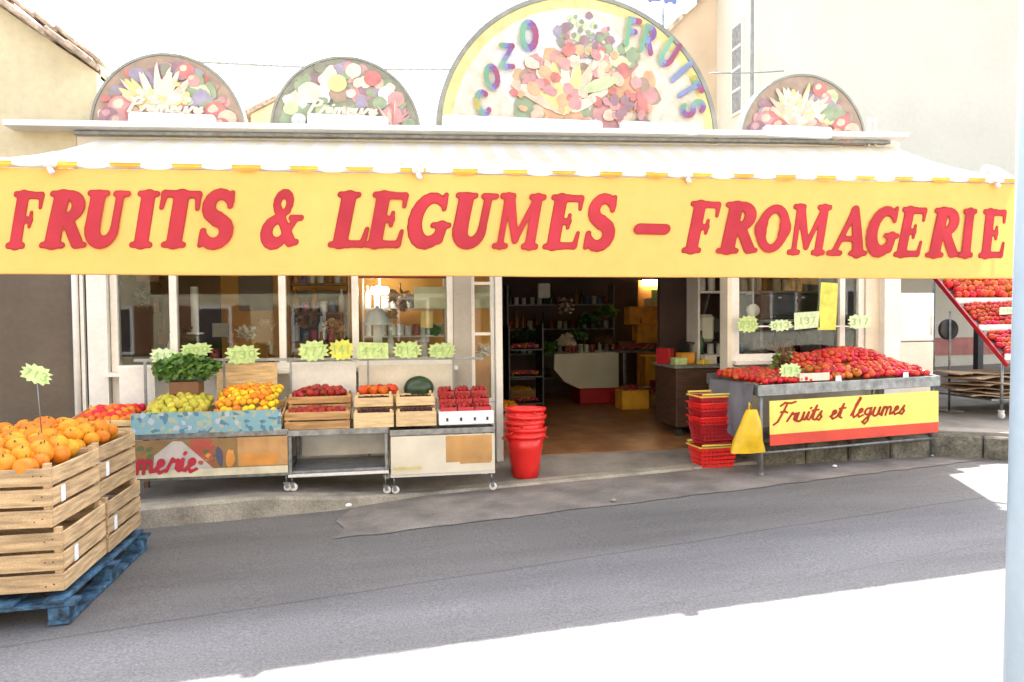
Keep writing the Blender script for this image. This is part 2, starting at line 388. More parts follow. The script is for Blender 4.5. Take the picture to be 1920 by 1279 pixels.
def letters_obj(name, spec, m_face, m_edge, parent, plane, depth, edge=.018, shear=.20, cell=.022):
    """spec: (glyph, x_left, x_right, z_bottom, z_top) metres in the sign's plane (x along, z up); y = depth."""
    out = []
    for (g, xa, xb, zb, zt) in spec:
        W, st = GL[g]; H = zt-zb; sx = (xb-xa-shear*H*.0)/ (W+shear)
        mb = MB()
        for lay, off, mi in ((0, edge, 1), (1, -.004, 0)):
            vs, fs = stroke_mesh(st, cell, off)
            P = [(xa+(x+shear*y)*sx, depth-.0015*lay, zb+y*H) for x, y in vs]
            mb.add(P, fs, mi)
        mb2 = mb.build('letter', [m_face, m_edge], parent); out.append(mb2)
    return out
# handwriting: polylines on x-height 1
def A_(cx, cy, rx, ry, a0, a1, n=10): return [(cx+rx*math.cos(R(a0+(a1-a0)*i/n)), cy+ry*math.sin(R(a0+(a1-a0)*i/n))) for i in range(n+1)]
HW = {
 'F': (1.25, [[(.15, 1.9), (.5, 2.25), (1.1, 2.15), (1.5, 2.3)], [(.75, 2.2), (.6, 1.2), (.35, .1), (.05, -.2)], [(.35, 1.2), (.75, 1.25), (1.0, 1.1)]]),
 'r': (.75, [[(0, .1), (.25, .9), (.3, 1.05), (.4, .85), (.65, .95), (.62, .3), (.8, .1)]]),
 'u': (.95, [[(0, .3), (.15, 1), (.12, .4)]+A_(.38, .3, .26, .3, 190, 340)+[(.68, 1), (.7, .2), (.95, .15)]]),
 'i': (.5, [[(0, .2), (.2, 1), (.2, .2), (.45, .1)], [(.25, 1.4), (.3, 1.5)]]),
 't': (.6, [[(0, .3), (.3, 1.7), (.25, .2), (.5, .05)], [(.0, 1.15), (.6, 1.2)]]),
 's': (.6, [[(0, .1), (.35, 1.0), (.3, .7), (.5, .35), (.35, 0), (.05, .1)]]),
 'e': (.7, [[(0, .3), (.4, .6)]+A_(.3, .72, .15, .26, 0, 200, 8)+[(.1, .3), (.3, 0), (.65, .2)]]),
 'l': (.6, [[(0, .3), (.35, 1.6), (.5, 2.2), (.4, 2.3), (.2, 1.5), (.18, .3), (.35, 0), (.6, .2)]]),
 'g': (.85, [A_(.35, .6, .28, .38, 40, 320, 10)+[(.62, 1), (.62, -.5), (.4, -.85), (.1, -.6), (.6, .1), (.85, .25)]]),
 'm': (1.25, [[(0, .1), (.15, 1), (.15, 0)], A_(.35, .6, .2, .4, 160, 0, 6)+[(.55, 0)], A_(.76, .6, .2, .4, 160, 0, 6)+[(.98, .1), (1.25, .15)]]),
 'P': (1.1, [[(.3, 2.1), (.2, 1), (.05, -.1)], [(.1, 1.9), (.5, 2.3), (.95, 2.0), (.8, 1.4), (.3, 1.15)]]),
 ' ': (.8, []),
}
def handwriting(name, text, x, z, h, m_, parent, y, r=.09, sx=1.0, slant=.25, slope=0.0, sp=0.0):
    st = []; cx = 0
    for ch in text:
        W, ls = HW[ch]
        for q in ls:
            q = [(cx+a+slant*b, b) for a, b in q]; st += pl(q, r)
        cx += W+sp
    vs, fs = stroke_mesh(st, .05, 0, k=.015)
    mb = MB().add([(x+a*h*sx, y, z+b*h+slope*a*h*sx) for a, b in vs], fs)
    return mb.build(name, m_, parent)
# ================================================================== THE SETTING
def sheet(name, pts, h, m_, thick=None):
    P = [(x, y, gz(x, y)+hh) for (x, y, hh) in [(p[0], p[1], h+(p[2] if len(p) > 2 else 0)) for p in pts]]
    mb = MB()
    if thick: mb.slab(P, thick)
    else: mb.poly(P)
    return struct(mb.build(name, m_))
sheet("ground", [(-200, -150), (200, -150), (200, 200), (-200, 200)], -.03, m_conc)
# road: finely divided so that it follows the slope and undulates very slightly
mb = MB(); nx, ny = 60, 30; vs = []; fs = []
for i in range(nx+1):
    for j in range(ny+1):
        x = -30+i; y = -20+j*.72; vs.append((x, y, gz(x, y)))
for i in range(nx):
    for j in range(ny): a = i*(ny+1)+j; fs.append((a, a+ny+1, a+ny+2, a+1))
mb.add(vs, fs); struct(mb.build("road", m_asph))
rr_ = random.Random(2); ap = [(-1.60, -1.2), (-1.70, -1.5), (-1.62, -1.72), (-1.69, -1.97)]
for i in range(60):
    x = -1.6+6.8*i/59; ap.append((x, -1.98+.138*(x+1.7)+rr_.uniform(-.02, .02)))
sheet("concrete_apron", ap+[(5.2, -.62), (-1.2, -.62)], .006, m_strip)
# left pavement with kerb, falling away to the dropped kerb at the door
def hp(x): return .165 if x < -2.3 else max(.028, .165-(x+2.3)/1.35*.137)
mb = MB(); xs = [-16, -8, -4, -3.4, -2.9, -2.5, -2.3, -2.1, -1.9, -1.7, -1.5, -1.3, -1.1, -.95, 0, 1, 2, 3, 4.4]
def yk(x): return -1.27+.083*(x+3.18) if x < -1.7 else (-1.147 + (x+1.7)*.33 if x < -.95 else -.90+(x+.95)*.09)
vs = []; fs = []
for x in xs:
    y = yk(x); b = gz(x, y)
    vs += [(x, y-.012, b-.02), (x, y, b+hp(x)-.02), (x, y+.02, b+hp(x)), (x, y+.16, gz(x, y+.16)+hp(x)+.001), (x, y+.165, gz(x, y+.165)+hp(x)-.004), (x, .0, max(gz(x, 0)+hp(x)-.002, .146 if x > -1.2 else 0)), (x, .14, max(gz(x, .14)+hp(x)-.002, .146 if x > -1.2 else 0))]
for i in range(len(xs)-1):
    for j in range(6): a = i*7+j; fs.append((a, a+7, a+8, a+1))
kb = MB(); kb.v = vs; 
for q, f_ in enumerate(fs): kb.f.append(list(f_)); kb.m.append(0 if q % 6 < 3 else 1); kb.s.append(False)
struct(kb.build("pavement", [m_kerb, m_conc]))
# raised pavement on the right, held by a low mossy stone wall
base = [(2.42, -.62), (4.25, -.72), (5.05, -1.28), (9, -1.6), (30, -2), (30, 20), (4.45, 20), (4.45, .3), (2.42, -.02)]
RH = .26
def rp(x, y): return gz(x, y)+RH
struct(MB().slab([(x, y, rp(x, y)) for x, y in base], .4).build("raised_pavement", m_conc))
wl = MB(); random.seed(3)
for (a, b) in zip(base[:4], base[1:5]):
    L = math.hypot(b[0]-a[0], b[1]-a[1]); n = max(1, int(min(L, 6)/.42)); dx, dy = (b[0]-a[0])/L, (b[1]-a[1])/L
    for i in range(n):
        t = (i+.5)*min(L, 6)/n; x, y = a[0]+dx*t, a[1]+dy*t
        wl.box((x+dy*.03, y-dx*.03-.015, gz(x, y)+.10+random.uniform(-.01, .01)), (min(L, 6)/n-.012, .09+random.uniform(0, .03), .25+random.uniform(-.02, .02)), rz=math.atan2(dy, dx), bev=.018)
tag(wl.build("retaining_wall", m_stone), "low mossy stone wall holding the raised pavement behind the banner stand", "stone wall")

# ------------------------------------------------------------------ left neighbour: gable wall with tiled verge
gh = thing("gable_house", "beige rendered house with a sloping tiled verge left of the shop", "house", (-8, 0, 0))
pA = onY(-30, -8, 0); pB = onY(226, 166, 0)
zx = lambda x: pA.z+(pB.z-pA.z)*(x-pA.x)/(pB.x-pA.x)
o_ = lambda x, z: (x+8, 0, z)
xr = -3.9
# same wall below the awning; its shade is put into a darker render colour
MB().slab([(-30+8, 0, -1), (-4.09+8, 0, -1), (-4.09+8, 0, 2.9), (-30+8, 0, 2.9)], 9, axis=(0, 1, 0)).build("lower_wall", m_wallshade, gh)
MB().slab([o_(-4.09, 2.903), o_(-4.09, 3.35), o_(-3.75, 3.35), o_(xr, 3.35), o_(xr, zx(xr)), o_(-12, zx(-12)), o_(-20, zx(-12)-2.6), o_(-22, 2.903)], 8, axis=(0, 1, 0)).build("gable_wall", m_wallbeige, gh)
vb = MB(); random.seed(11)
n = 46
for i in range(n):
    x = -12+(xr+12)*(i+.5)/n; z = zx(x)
    sl_ = math.atan2(zx(1)-zx(0), 1)
    vb.box((x+8, -.06+random.uniform(-.015, .015), z+.05+random.uniform(-.015, .015)), (.24, .3, .055), ry=-sl_+.05, bev=.012)
    vb.box((x+8+.05, .12, z+.11+random.uniform(-.02, .02)), (.25, .42, .04), ry=-sl_+.1, mi=0, bev=.01)
vb.build("verge_tiles", m_tile, gh)
mb = MB(); mb.slab([(-12+8, .1, zx(-12)+.06), (xr+8, .1, zx(xr)+.06), (xr+8, .1, zx(xr)-.03), (-12+8, .1, zx(-12)-.03)], 8, axis=(0, 1, 0)); mb.build("roof", m_tile, gh)

# ------------------------------------------------------------------ right neighbour: tall cream house
ch = thing("cream_house", "tall cream rendered house rising behind the right half of the shop", "house", (8, 7, 0))
hx0 = X(1424, 100, 7); HY = 7
MB().slab([(hx0-8, 0, -1), (16, 0, -1), (16, 0, 9.3), (hx0-8, 0, 9.3)], 10, axis=(0, 1, 0)).build("front_wall", m_wallcream, ch)
box_obj("eaves", (hx0-8+8, .1, 9.36), (17, .8, .12), m_white, ch)
# peach gable behind
ph = thing("peach_house", "peach coloured house with a steep verge seen between the big sign and the cream house", "house", (4, 9, 0))
a = onY(1262, 52, 9); b_ = onY(1345, -30, 9)
slp = (b_.z-a.z)/(b_.x-a.x)
x0_, x1_ = a.x-.1, a.x+3.4
z_ = lambda x: a.z+slp*(x-a.x)
MB().slab([(x0_-4, 0, -1), (x1_-4+.6, 0, -1), (x1_-4+.6, 0, z_(x1_)), (x1_-4, 0, z_(x1_)), (x0_-4, 0, z_(x0_))], 6, axis=(0, 1, 0)).build("side_wall", m_peach, ph)
MB().slab([(x0_-4-.25, -.15, z_(x0_-.25)), (x1_-4, -.15, z_(x1_)), (x1_-4, -.15, z_(x1_)+.14), (x0_-4-.25, -.15, z_(x0_-.25)+.14)], 6.2, axis=(0, 1, 0)).build("roof", m_tile, ph)
def onX(px, py, Xc):
    r = rayd(px, py); t = (Xc-C[0])/r.x; return Vector(C)+r*t
wa, wb_ = onX(1377, 56, hx0), onX(1393, 205, hx0)
yc_, zc_, wy, wz = (wa.y+wb_.y)/2-7, (wa.z+wb_.z)/2, abs(wa.y-wb_.y), wa.z-wb_.z
hwin = MB().box((hx0-8-.02, yc_, zc_), (.06, wy+.14, wz+.12)).build("window", m_cream, ch)
MB().box((hx0-8-.056, yc_, zc_), (.012, wy, wz)).build("pane", m_greymetal, hwin)
for q_ in (-.33, 0, .33): MB().box((hx0-8-.066, yc_, zc_+q_*wz*.75), (.014, wy, .05)).build("glazing_bar", m_white, hwin)
dp = MB(); xx = X(1410, 100, 6.9)
dp.tube([(xx, 6.9, 9.2), (xx, 6.9, 3)], .04); tag(dp.build("drainpipe", m_rim), "grey vertical drainpipe on the corner of the cream house", "drainpipe")
# small roof between the two left signs
sr = thing("far_house", "small beige roof end between the two left round signs", "house", (X(500, 220, 14), 14, 0))
q = onY(470, 214, 14); q2 = onY(560, 168, 14)
MB().slab([(q.x-sr.location.x, 0, 0), (q2.x-sr.location.x, 0, 0), (q2.x-sr.location.x, 0, q2.z), (q.x-sr.location.x, 0, q.z)], 5, axis=(0, 1, 0)).build("wall", m_wallbeige, sr)
MB().slab([(q.x-.25-sr.location.x, -.1, q.z-.12), (q2.x-sr.location.x, -.1, q2.z), (q2.x-sr.location.x, -.1, q2.z+.14), (q.x-.25-sr.location.x, -.1, q.z+.02)], 5.2, axis=(0, 1, 0)).build("roof", m_tile, sr)
# cables
for (pa, pb, YY, lab) in (((300, 112), (1010, 128), 9.5, "thin overhead cable crossing the sky behind the round signs"), ((1330, 137), (1470, 133), 6.7, "short overhead cable in front of the cream house")):
    A = onY(*pa, YY); B = onY(*pb, YY); pts = [A.lerp(B, t/12)+Vector((0, 0, -.012*(B-A).length*math.sin(math.pi*t/12))) for t in range(13)]
    tag(MB().tube(pts, .028 if YY > 8 else .013, 6).build("overhead_cable", m_greymetal), lab, "cable")
# white board with blue lettering above the big sign, cut by the top of the picture
bd = thing("hanging_board", "white board with dark blue letters above the big round sign", "sign board", onY(1245, 5, 3))
e0 = onY(1195, 0, 3); e1 = onY(1305, 20, 3); ww = e1.x-e0.x
bp = MB(); bp.slab([(-ww/2, 0, -.0), (ww/2-.1, 0, -.12), (ww/2+.05, 0, .0), (ww/2+.05, 0, .7), (-ww/2, 0, .7)], .05, axis=(0, 1, 0)); bp.build("board", m_white, bd)
m_navy = mat("navy_lettering", (.10, .13, .30), .6)
vs, fs = stroke_mesh([(0, 0, 0, 1, .12, .12), (0, .06, .5, .06, .1, .1), (0, .95, .5, .95, .1, .1), (0, .5, .4, .5, .1, .1), (.9, 0, .9, 1, .13, .13), (1.35, 0, 1.35, 1, .13, .13), (.9, .06, 1.35, .06, .1, .1)], .04)
MB().add([(-.22+x*.28, -.012, .02+y*.3) for x, y in vs], fs).build("lettering", m_navy, bd)
box_obj("bracket", (0, .1, .2), (.04, .15, 1.1), m_steel, bd)

# ------------------------------------------------------------------ the shop
shop = thing("shop_building", "low greengrocer shop with white framed windows and an open front under the awning", "shop", (0, 0, 0))
FZ = .150
struct(MB().slab([(-4, .13, FZ), (4.4, .13, FZ), (4.4, 6.2, FZ), (-4, 6.2, FZ)], .3).build("shop_floor", m_floor))
fz = lambda x: 3.405+.0225*x
def bwall(name, x0, x1, y0, y1, z0, z1, m_): return box_obj(name, ((x0+x1)/2, (y0+y1)/2, (z0+z1)/2), (x1-x0, y1-y0, z1-z0), m_, shop)
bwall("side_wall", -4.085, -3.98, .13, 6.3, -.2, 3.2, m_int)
bwall("side_wall", 4.38, 4.48, .05, 6.3, -.2, 3.2, bpy.data.materials["grey_render_and_shade"])
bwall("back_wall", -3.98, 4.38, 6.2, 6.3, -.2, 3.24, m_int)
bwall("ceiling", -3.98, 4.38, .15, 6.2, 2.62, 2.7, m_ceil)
MB().slab([(-4.085, 0, 2.42), (4.48, 0, 2.42), (4.48, 0, fz(4.48)+.05), (-4.085, 0, fz(-4.085)+.05)], .13, axis=(0, 1, 0)).build("header", m_cream, shop)
MB().slab([(-4.085, .135, 3.28), (4.48, .135, 3.44), (4.48, 6.3, 3.44), (-4.085, 6.3, 3.3)], .06).build("roof", m_grey, shop)
# fascia ledge following the street's slope
fa = MB(); fa.bar((-4.6, -.10, fz(-4.6)+.085), (4.42, -.10, fz(4.42)+.085), .24, .05); fa.build("fascia", m_white, shop)
fa = MB(); fa.bar((-4.08, -.03, fz(-4.08)+.035), (4.3, -.03, fz(4.3)+.035), .12, .03); fa.build("gutter_like_shadow_bar", m_greymetal, shop)  # grey bar drawn for the dark shadow line under the fascia
# window sets
zb_l, zt = 1.135, 2.42
xl = lambda px, py=600: X(px, py, 0)
def window(x0, x1, z0, z1, mull, fw_=.06, name_m=m_white):
    f = MB(); yc = .06
    f.box(((x0+x1)/2, yc, z0+fw_/2), (x1-x0, .09, fw_)); f.box(((x0+x1)/2, yc, z1-fw_/2), (x1-x0, .09, fw_))
    for x in (x0+fw_/2, x1-fw_/2): f.box((x, yc, (z0+z1)/2), (fw_, .088, z1-z0-2*fw_))
    fo = f.build("window", name_m, shop)
    es = [x0+fw_]+[v for m_ in mull for v in (m_-.032, m_+.032)]+[x1-fw_]
    for m_ in mull: MB().box((m_, yc-.003, (z0+z1)/2), (.064, .09, z1-z0-2*fw_)).build("mullion", name_m, fo)
    for a, b in zip(es[::2], es[1::2]): MB().box(((a+b)/2, yc, (z0+z1)/2), (b-a, .006, z1-z0-2*fw_)).build("pane", m_glass, fo)
    return fo
XW = [xl(206), xl(324), xl(529), xl(666), xl(850)]
W1 = window(XW[0], XW[4], zb_l, zt, XW[1:4])
box_obj("sill", ((XW[0]+XW[4])/2, -.035, zb_l-.02), (XW[4]-XW[0]+.06, .14, .04), m_white, W1)
xs0, xs1 = xl(884), xl(927)
W2 = window(xs0, xs1, .75, zt, [], .035)
for z_q in (1.45, 1.97): MB().box(((xs0+xs1)/2, .05, z_q), (xs1-xs0-.07, .05, .03)).build("glazing_bar", m_white, W2)
RX = [xl(1376), xl(1581), xl(1622)]
W3 = window(RX[0], RX[2], 1.12, zt, [RX[1]], .07)
box_obj("sill", ((RX[0]+RX[2])/2, -.03, 1.10), (RX[2]-RX[0]+.04, .12, .04), m_white, W3)
bwall("lower_wall", XW[0], XW[4], .02, .13, -.1, zb_l-.042, m_white)
bwall("lower_wall", xs0, xs1, .02, .13, -.1, .747, m_white)
bwall("lower_wall", RX[0], 4.38, .02, .13, -.1, 1.078, m_cream)
bwall("pillar", XW[4]+.003, xs0-.003, -.02, .13, -.1, zt-.003, mat('grey_pillar_paint', (.36, .33, .29), .6, noise=(3, .08), fine=(30, .05)))
bwall("pillar", xl(167), xl(204), -.05, .13, -.1, zt-.003, m_white)
bwall("pillar", RX[2]+.003, xl(1660), -.01, .13, 1.08, zt-.003, m_cream)
bwall("door_jamb", xl(928), xl(940), -.06, .128, 0, zt-.003, m_white)
bwall("door_jamb", xl(1360), xl(1368), -.05, .128, 0, zt-.003, m_cream)
bwall("door_jamb", xl(1369), xl(1375.5), -.02, .125, 0, zt-.003, m_white)
# rolled shutter guide and downpipe at the left end
gp = MB(); x = xl(147); gp.tube([(x, -.06, 0.1), (x, -.06, 3.2)], .028); x = xl(158); gp.bar((x, -.03, .1), (x, -.03, 3.0), .045, .03)
tag(gp.build("downpipe", m_white), "thin white downpipe and guide rail left of the shop windows", "downpipe")
# door frame on right: white post near the fridge
pz = MB(); pz.bar((X(1668, 600, -.05), -.05, .3), (X(1668, 600, -.05), -.05, 3.0), .1, .2)
tag(pz.build("white_post", m_white), "white square post between the right window and the fridge", "post")
# interior partitions
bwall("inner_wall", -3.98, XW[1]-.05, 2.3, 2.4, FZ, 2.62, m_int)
bwall("inner_wall", XW[1]-.047, .1, 2.3, 2.4, FZ, 2.62, m_ochre)
bwall("inner_wall", X(1195, 560, 5.9), X(1330, 560, 5.9), 5.85, 5.95, FZ, 2.3, m_ochre)
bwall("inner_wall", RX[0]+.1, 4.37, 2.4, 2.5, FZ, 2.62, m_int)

# ------------------------------------------------------------------ awning
aw = thing("awning", "yellow shop awning with a deep front flap lettered in red and a striped canopy", "awning", (0, -1.5, 0))
AX1 = X(1908, 430, -1.5); AX0 = -4.12
yv = lambda x: -1.5-.0575*(AX1-x)
def onV(px, py, dy=0):
    p = onY(px, py, -1.6)
    for _ in range(12): p = onY(px, py, yv(p.x)+dy)
    return p
YF = -1.5
_a, _b = onV(120, 316), onV(1800, 343); vt = lambda x: _a.z+(_b.z-_a.z)*(x-_a.x)/(_b.x-_a.x)
_c, _d = onV(60, 513), onV(1880, 522); vbz = lambda x: _c.z+(_d.z-_c.z)*(x-_c.x)/(_d.x-_c.x)
cv = MB(); n = 68; random.seed(5)
def can(u, v):
    xf = AX0+(AX1-AX0)*u; xb = -3.86+(4.40+3.86)*u
    x = xb+(xf-xb)*v; zb_ = fz(xb)+.0; zf = vt(xf)+.05
    return (x, (-.01)*(1-v)+yv(xf)*v+1.5, zb_+(zf-zb_)*v-.06*math.sin(math.pi*v)-.008*math.sin(u*150)*v)
for i in range(n):
    for j in range(6):
        u0, u1 = i/n, (i+1)/n; v0, v1 = j/6, (j+1)/6
        cv.add([can(u0, v0), can(u1, v0), can(u1, v1), can(u0, v1)], [(0, 1, 2, 3)], i % 2, True)
cv.build("canopy", [m_strw, m_stry], aw)
wave = lambda x, t: (.020*math.sin(x*2.3+1)+.012*math.sin(x*5.1+2)+.006*math.sin(x*11.7+t*3))*t+.008*math.sin(x*3.1+t*5)
vl = MB(); nx, nz = 180, 14; P = []
for i in range(nx+1):
    for j in range(nz+1):
        x = AX0+(AX1-AX0)*i/nx; t = j/nz; zt_, zb__ = vt(x), vbz(x)+.004*math.sin(x*7)
        yw = wave(x, t)+yv(x)+1.5
        P.append((x, yw, zt_+(zb__-zt_)*t))
vl.add(P, [(i*(nz+1)+j, (i+1)*(nz+1)+j, (i+1)*(nz+1)+j+1, i*(nz+1)+j+1) for i in range(nx) for j in range(nz)], 0, True)
va = vl.build("valance", m_valance, aw)
# hem at the bottom
MB().tube([(x, yv(x)+1.5+wave(x, 1), vbz(x)+.004) for x in [AX0+(AX1-AX0)*i/60 for i in range(61)]], .011, 6).build("hem", m_valance, va)
# front roll with little fringe segments
fg = MB(); nseg = 44
for i in range(nseg):
    xa = AX0+(AX1-AX0)*i/nseg; xb = AX0+(AX1-AX0)*(i+1)/nseg
    za, zb_ = vt(xa), vt(xb)
    k = 6
    prev = None
    for q in range(k+1):
        x = xa+(xb-xa)*q/k; z = vt(x); dpt = .014+.016*math.sin(math.pi*q/k)**.7+.006*math.sin(i*2.3)
        yy_ = yv(x)+1.5; cur = [(x, yy_-.018, z+.045), (x, yy_-.030, z+.045-dpt*.5), (x, yy_-.026, z+.03-dpt)]
        if prev: fg.add(prev+cur, [(0, 3, 4, 1), (1, 4, 5, 2)], i % 2, True)
        prev = cur
fg.build("fringe", [m_strw, m_orange_edge], aw)
MB().tube([(AX0, yv(AX0)+1.51, vt(AX0)+.03), (AX1, yv(AX1)+1.51, vt(AX1)+.03)], .024, 10).build("front_bar", m_white, aw)
for px, py in ((93, 303), (783, 311), (1288, 325), (1868, 346)):
    p = onV(px, py, -.03); yq = yv(p.x)+1.5; b = MB(); b.box((p.x, yq-.035, vt(p.x)+.035), (.085, .05, .07), bev=.012); b.tube([(p.x, yq-.035, vt(p.x)+.0), (p.x+.02, yq-.04, vt(p.x)-.045)], .02, 8)
    b.build("bracket", m_white, aw)
for px in (95, 783, 1288, 1868):
    x = onV(px, 310).x; yq = yv(x)+1.5; b = MB(); b.tube([(x, yq+.02, vt(x)+.01), (x+.25, .7, vt(x)-.06), (x, 1.4, vt(x)+.22)], .02, 8); b.build("folding_arm", m_white, aw)
# lettering
edge_t = [(20, 362), (440, 360), (1155, 369), (1290, 380), (1885, 396)]; edge_b = [(20, 465), (440, 461), (1155, 466), (1290, 472), (1885, 483)]
def itp(E, px):
    for a, b in zip(E, E[1:]):
        if px <= b[0] or b is E[-1]: return a[1]+(b[1]-a[1])*(px-a[0])/(b[0]-a[0])
    return E[-1][1]
letters = [('F', 12, 85), ('R', 77, 162), ('U', 163, 248), ('I', 243, 302), ('T', 301, 380), ('S', 369, 442), ('&', 489, 570), ('L', 615, 692), ('E', 682, 767), ('G', 765, 846), ('U', 849, 936), ('M', 922, 1026), ('E', 1018, 1097), ('S', 1093, 1158), ('-', 1188, 1256), ('F', 1278, 1352), ('R', 1341, 1418), ('O', 1414, 1482), ('M', 1474, 1562), ('A', 1549, 1627), ('G', 1622, 1688), ('E', 1677, 1740), ('R', 1736, 1800), ('I', 1793, 1832), ('E', 1829, 1888)]
lm = MB(); yl = -1.5
for g, a, b in letters:
    pm = (a+b)/2; p0 = onV(a+1.5, itp(edge_b, pm)); p1 = onV(b-2.5, itp(edge_t, pm)); k_l = .0016*(letters.index((g, a, b)) % 3); zb_, zt_ = p0.z, p1.z
    W_, st = GL[g]; H = zt_-zb_; sh = .22
    ex = [v for t in st for v in (t[0]+sh*t[1]-t[4], t[0]+sh*t[1]+t[4], t[2]+sh*t[3]-t[5], t[2]+sh*t[3]+t[5])]
    e0, e1 = min(ex), max(ex); sx = (p1.x-p0.x)/(e1-e0)
    for off, dy, mi in ((.020, -.004, 1), (.0, -.0055, 0)):
        vs, fs = stroke_mesh(st, .02, off); P = []
        for x, y in vs:
            wx_ = p0.x+(x+sh*y-e0)*sx; z = zb_+y*H; P.append((wx_, yv(wx_)+1.5+wave(wx_, (vt(wx_)-z)/(vt(wx_)-vbz(wx_)))+dy-k_l*2.6, z))
        lm.add(P, fs, mi)
lm.build("lettering", [m_ltr, m_ltre], va)

# ------------------------------------------------------------------ half-round signs on the fascia
pal = {k: mat("print_"+k, tuple(min(.8, v*.66+.05) for v in c), .55, noise=(9, .14)) for k, c in dict(  # print colours lifted so the haze over the signs sits in the colour
    red=(.62, .16, .13), rose=(.66, .30, .28), plum=(.34, .17, .20), orange=(.78, .42, .20), peach=(.82, .58, .40), cream=(.84, .74, .56),
    yellow=(.82, .70, .24), leaf=(.30, .38, .20), olive=(.27, .26, .17), lime=(.62, .72, .36), white=(.86, .84, .80), violet=(.36, .30, .40), brown=(.42, .28, .18)).items()}
pk = list(pal); pmats = [pal[k] for k in pk]
def blob(mb, x, z, rx, rz_, a, mi, y, n=14, wob=.14):
    ca, sa = math.cos(a), math.sin(a); pts = []
    for k in range(n):
        t = 2*math.pi*k/n; r = 1+random.uniform(-wob, wob); u, v = rx*math.cos(t)*r, rz_*math.sin(t)*r
        pts.append((x+u*ca-v*sa, y, z+u*sa+v*ca))
    mb.poly(pts, mi)
def shaded_blob(mb, x, z, rx, rz_, a, k, y):
    """one printed fruit: body, darker crescent under it, lighter patch, as the picture itself shows them"""
    i = pk.index(k); blob(mb, x, z, rx, rz_, a, i, y)
def half_sign(px, pr, pyb, pyt, Yd, label, art, lamps, rimside=0):
    c0 = onY(px, pyb, Yd); Rr = (onY(px+pr, pyb, Yd).x-onY(px-pr, pyb, Yd).x)/2; Hh = Z(px, pyt, Yd)-c0.z
    T = thing("round_sign", label, "shop sign", c0)
    n = 40; T_ = .14
    prof = [(Rr*math.cos(math.pi*k/n), Hh*math.sin(math.pi*k/n)) for k in range(n+1)]
    MB().slab([(x, 0, z) for x, z in prof], T_, axis=(0, 1, 0)).build("box", m_rim, T)
    f = MB()
    for (x0, z0), (x1, z1) in zip(prof, prof[1:]):
        k0 = .968
        f.add([(x0, -.012, z0), (x1, -.012, z1), (x1*k0, -.012, z1*k0), (x0*k0, -.012, z0*k0), (x0*1.004, .15, z0*1.004), (x1*1.004, .15, z1*1.004), (x0*k0, .0, z0*k0), (x1*k0, .0, z1*k0)],
              [(0, 1, 2, 3), (0, 4, 5, 1), (3, 2, 7, 6)])
    f.build("rim", m_rim, T)
    random.seed(px)
    pic = MB(); art(pic, Rr*.966, Hh*.966); pc = pic.build("picture", pmats, T)
    for (l0, l1, lz) in lamps:
        xa = onY(l0, pyb, Yd-.12).x-c0.x; xb = onY(l1, pyb, Yd-.12).x-c0.x
        L = MB(); L.box(((xa+xb)/2, -.12, lz+.03), (xb-xa, .10, .115), bev=.02); L.bar((xa+.1, -.1, .07), (xa+.1, 0, .07), .03, .03); L.bar((xb-.1, -.1, .07), (xb-.1, 0, .07), .03, .03)
        L.build("lamp", m_tube, T)
    return T, Rr, Hh
def bg_disc(pic, Rr, Hh, k, y=-.002, s=1.0):
    pic.poly([(Rr*s*math.cos(math.pi*q/36), y, Hh*s*math.sin(math.pi*q/36)) for q in range(37)], pk.index(k))
def scatter(pic, Rr, Hh, n, kinds, y0, size, region=None, dy=-.00012):
    y = y0; c = 0
    while c < n:
        x = random.uniform(-Rr, Rr); z = random.uniform(0.02, Hh)
        s = random.uniform(*size)*Rr
        if (abs(x)+s)**2/Rr**2+(z+s)**2/Hh**2 > 1 or z < s: continue
        if region and not region(x/Rr, z/Hh): continue
        e = random.uniform(.6, 1); k = random.choice(kinds)
        shaded_blob(pic, x, z, s, s*e, random.uniform(0, 3), k, y); y += dy; c += 1
    return y
def fan(pic, x, z, r, kinds, y, n=26, a0=15, a1=165, wd=.07):
    for i in range(n):
        a = R(random.uniform(a0, a1)); L = r*random.uniform(.5, 1.0)
        blob(pic, x+L*.55*math.cos(a), z+L*.55*math.sin(a), L*.5, r*wd, a, pk.index(random.choice(kinds)), y, 10); y -= .00012
    return y
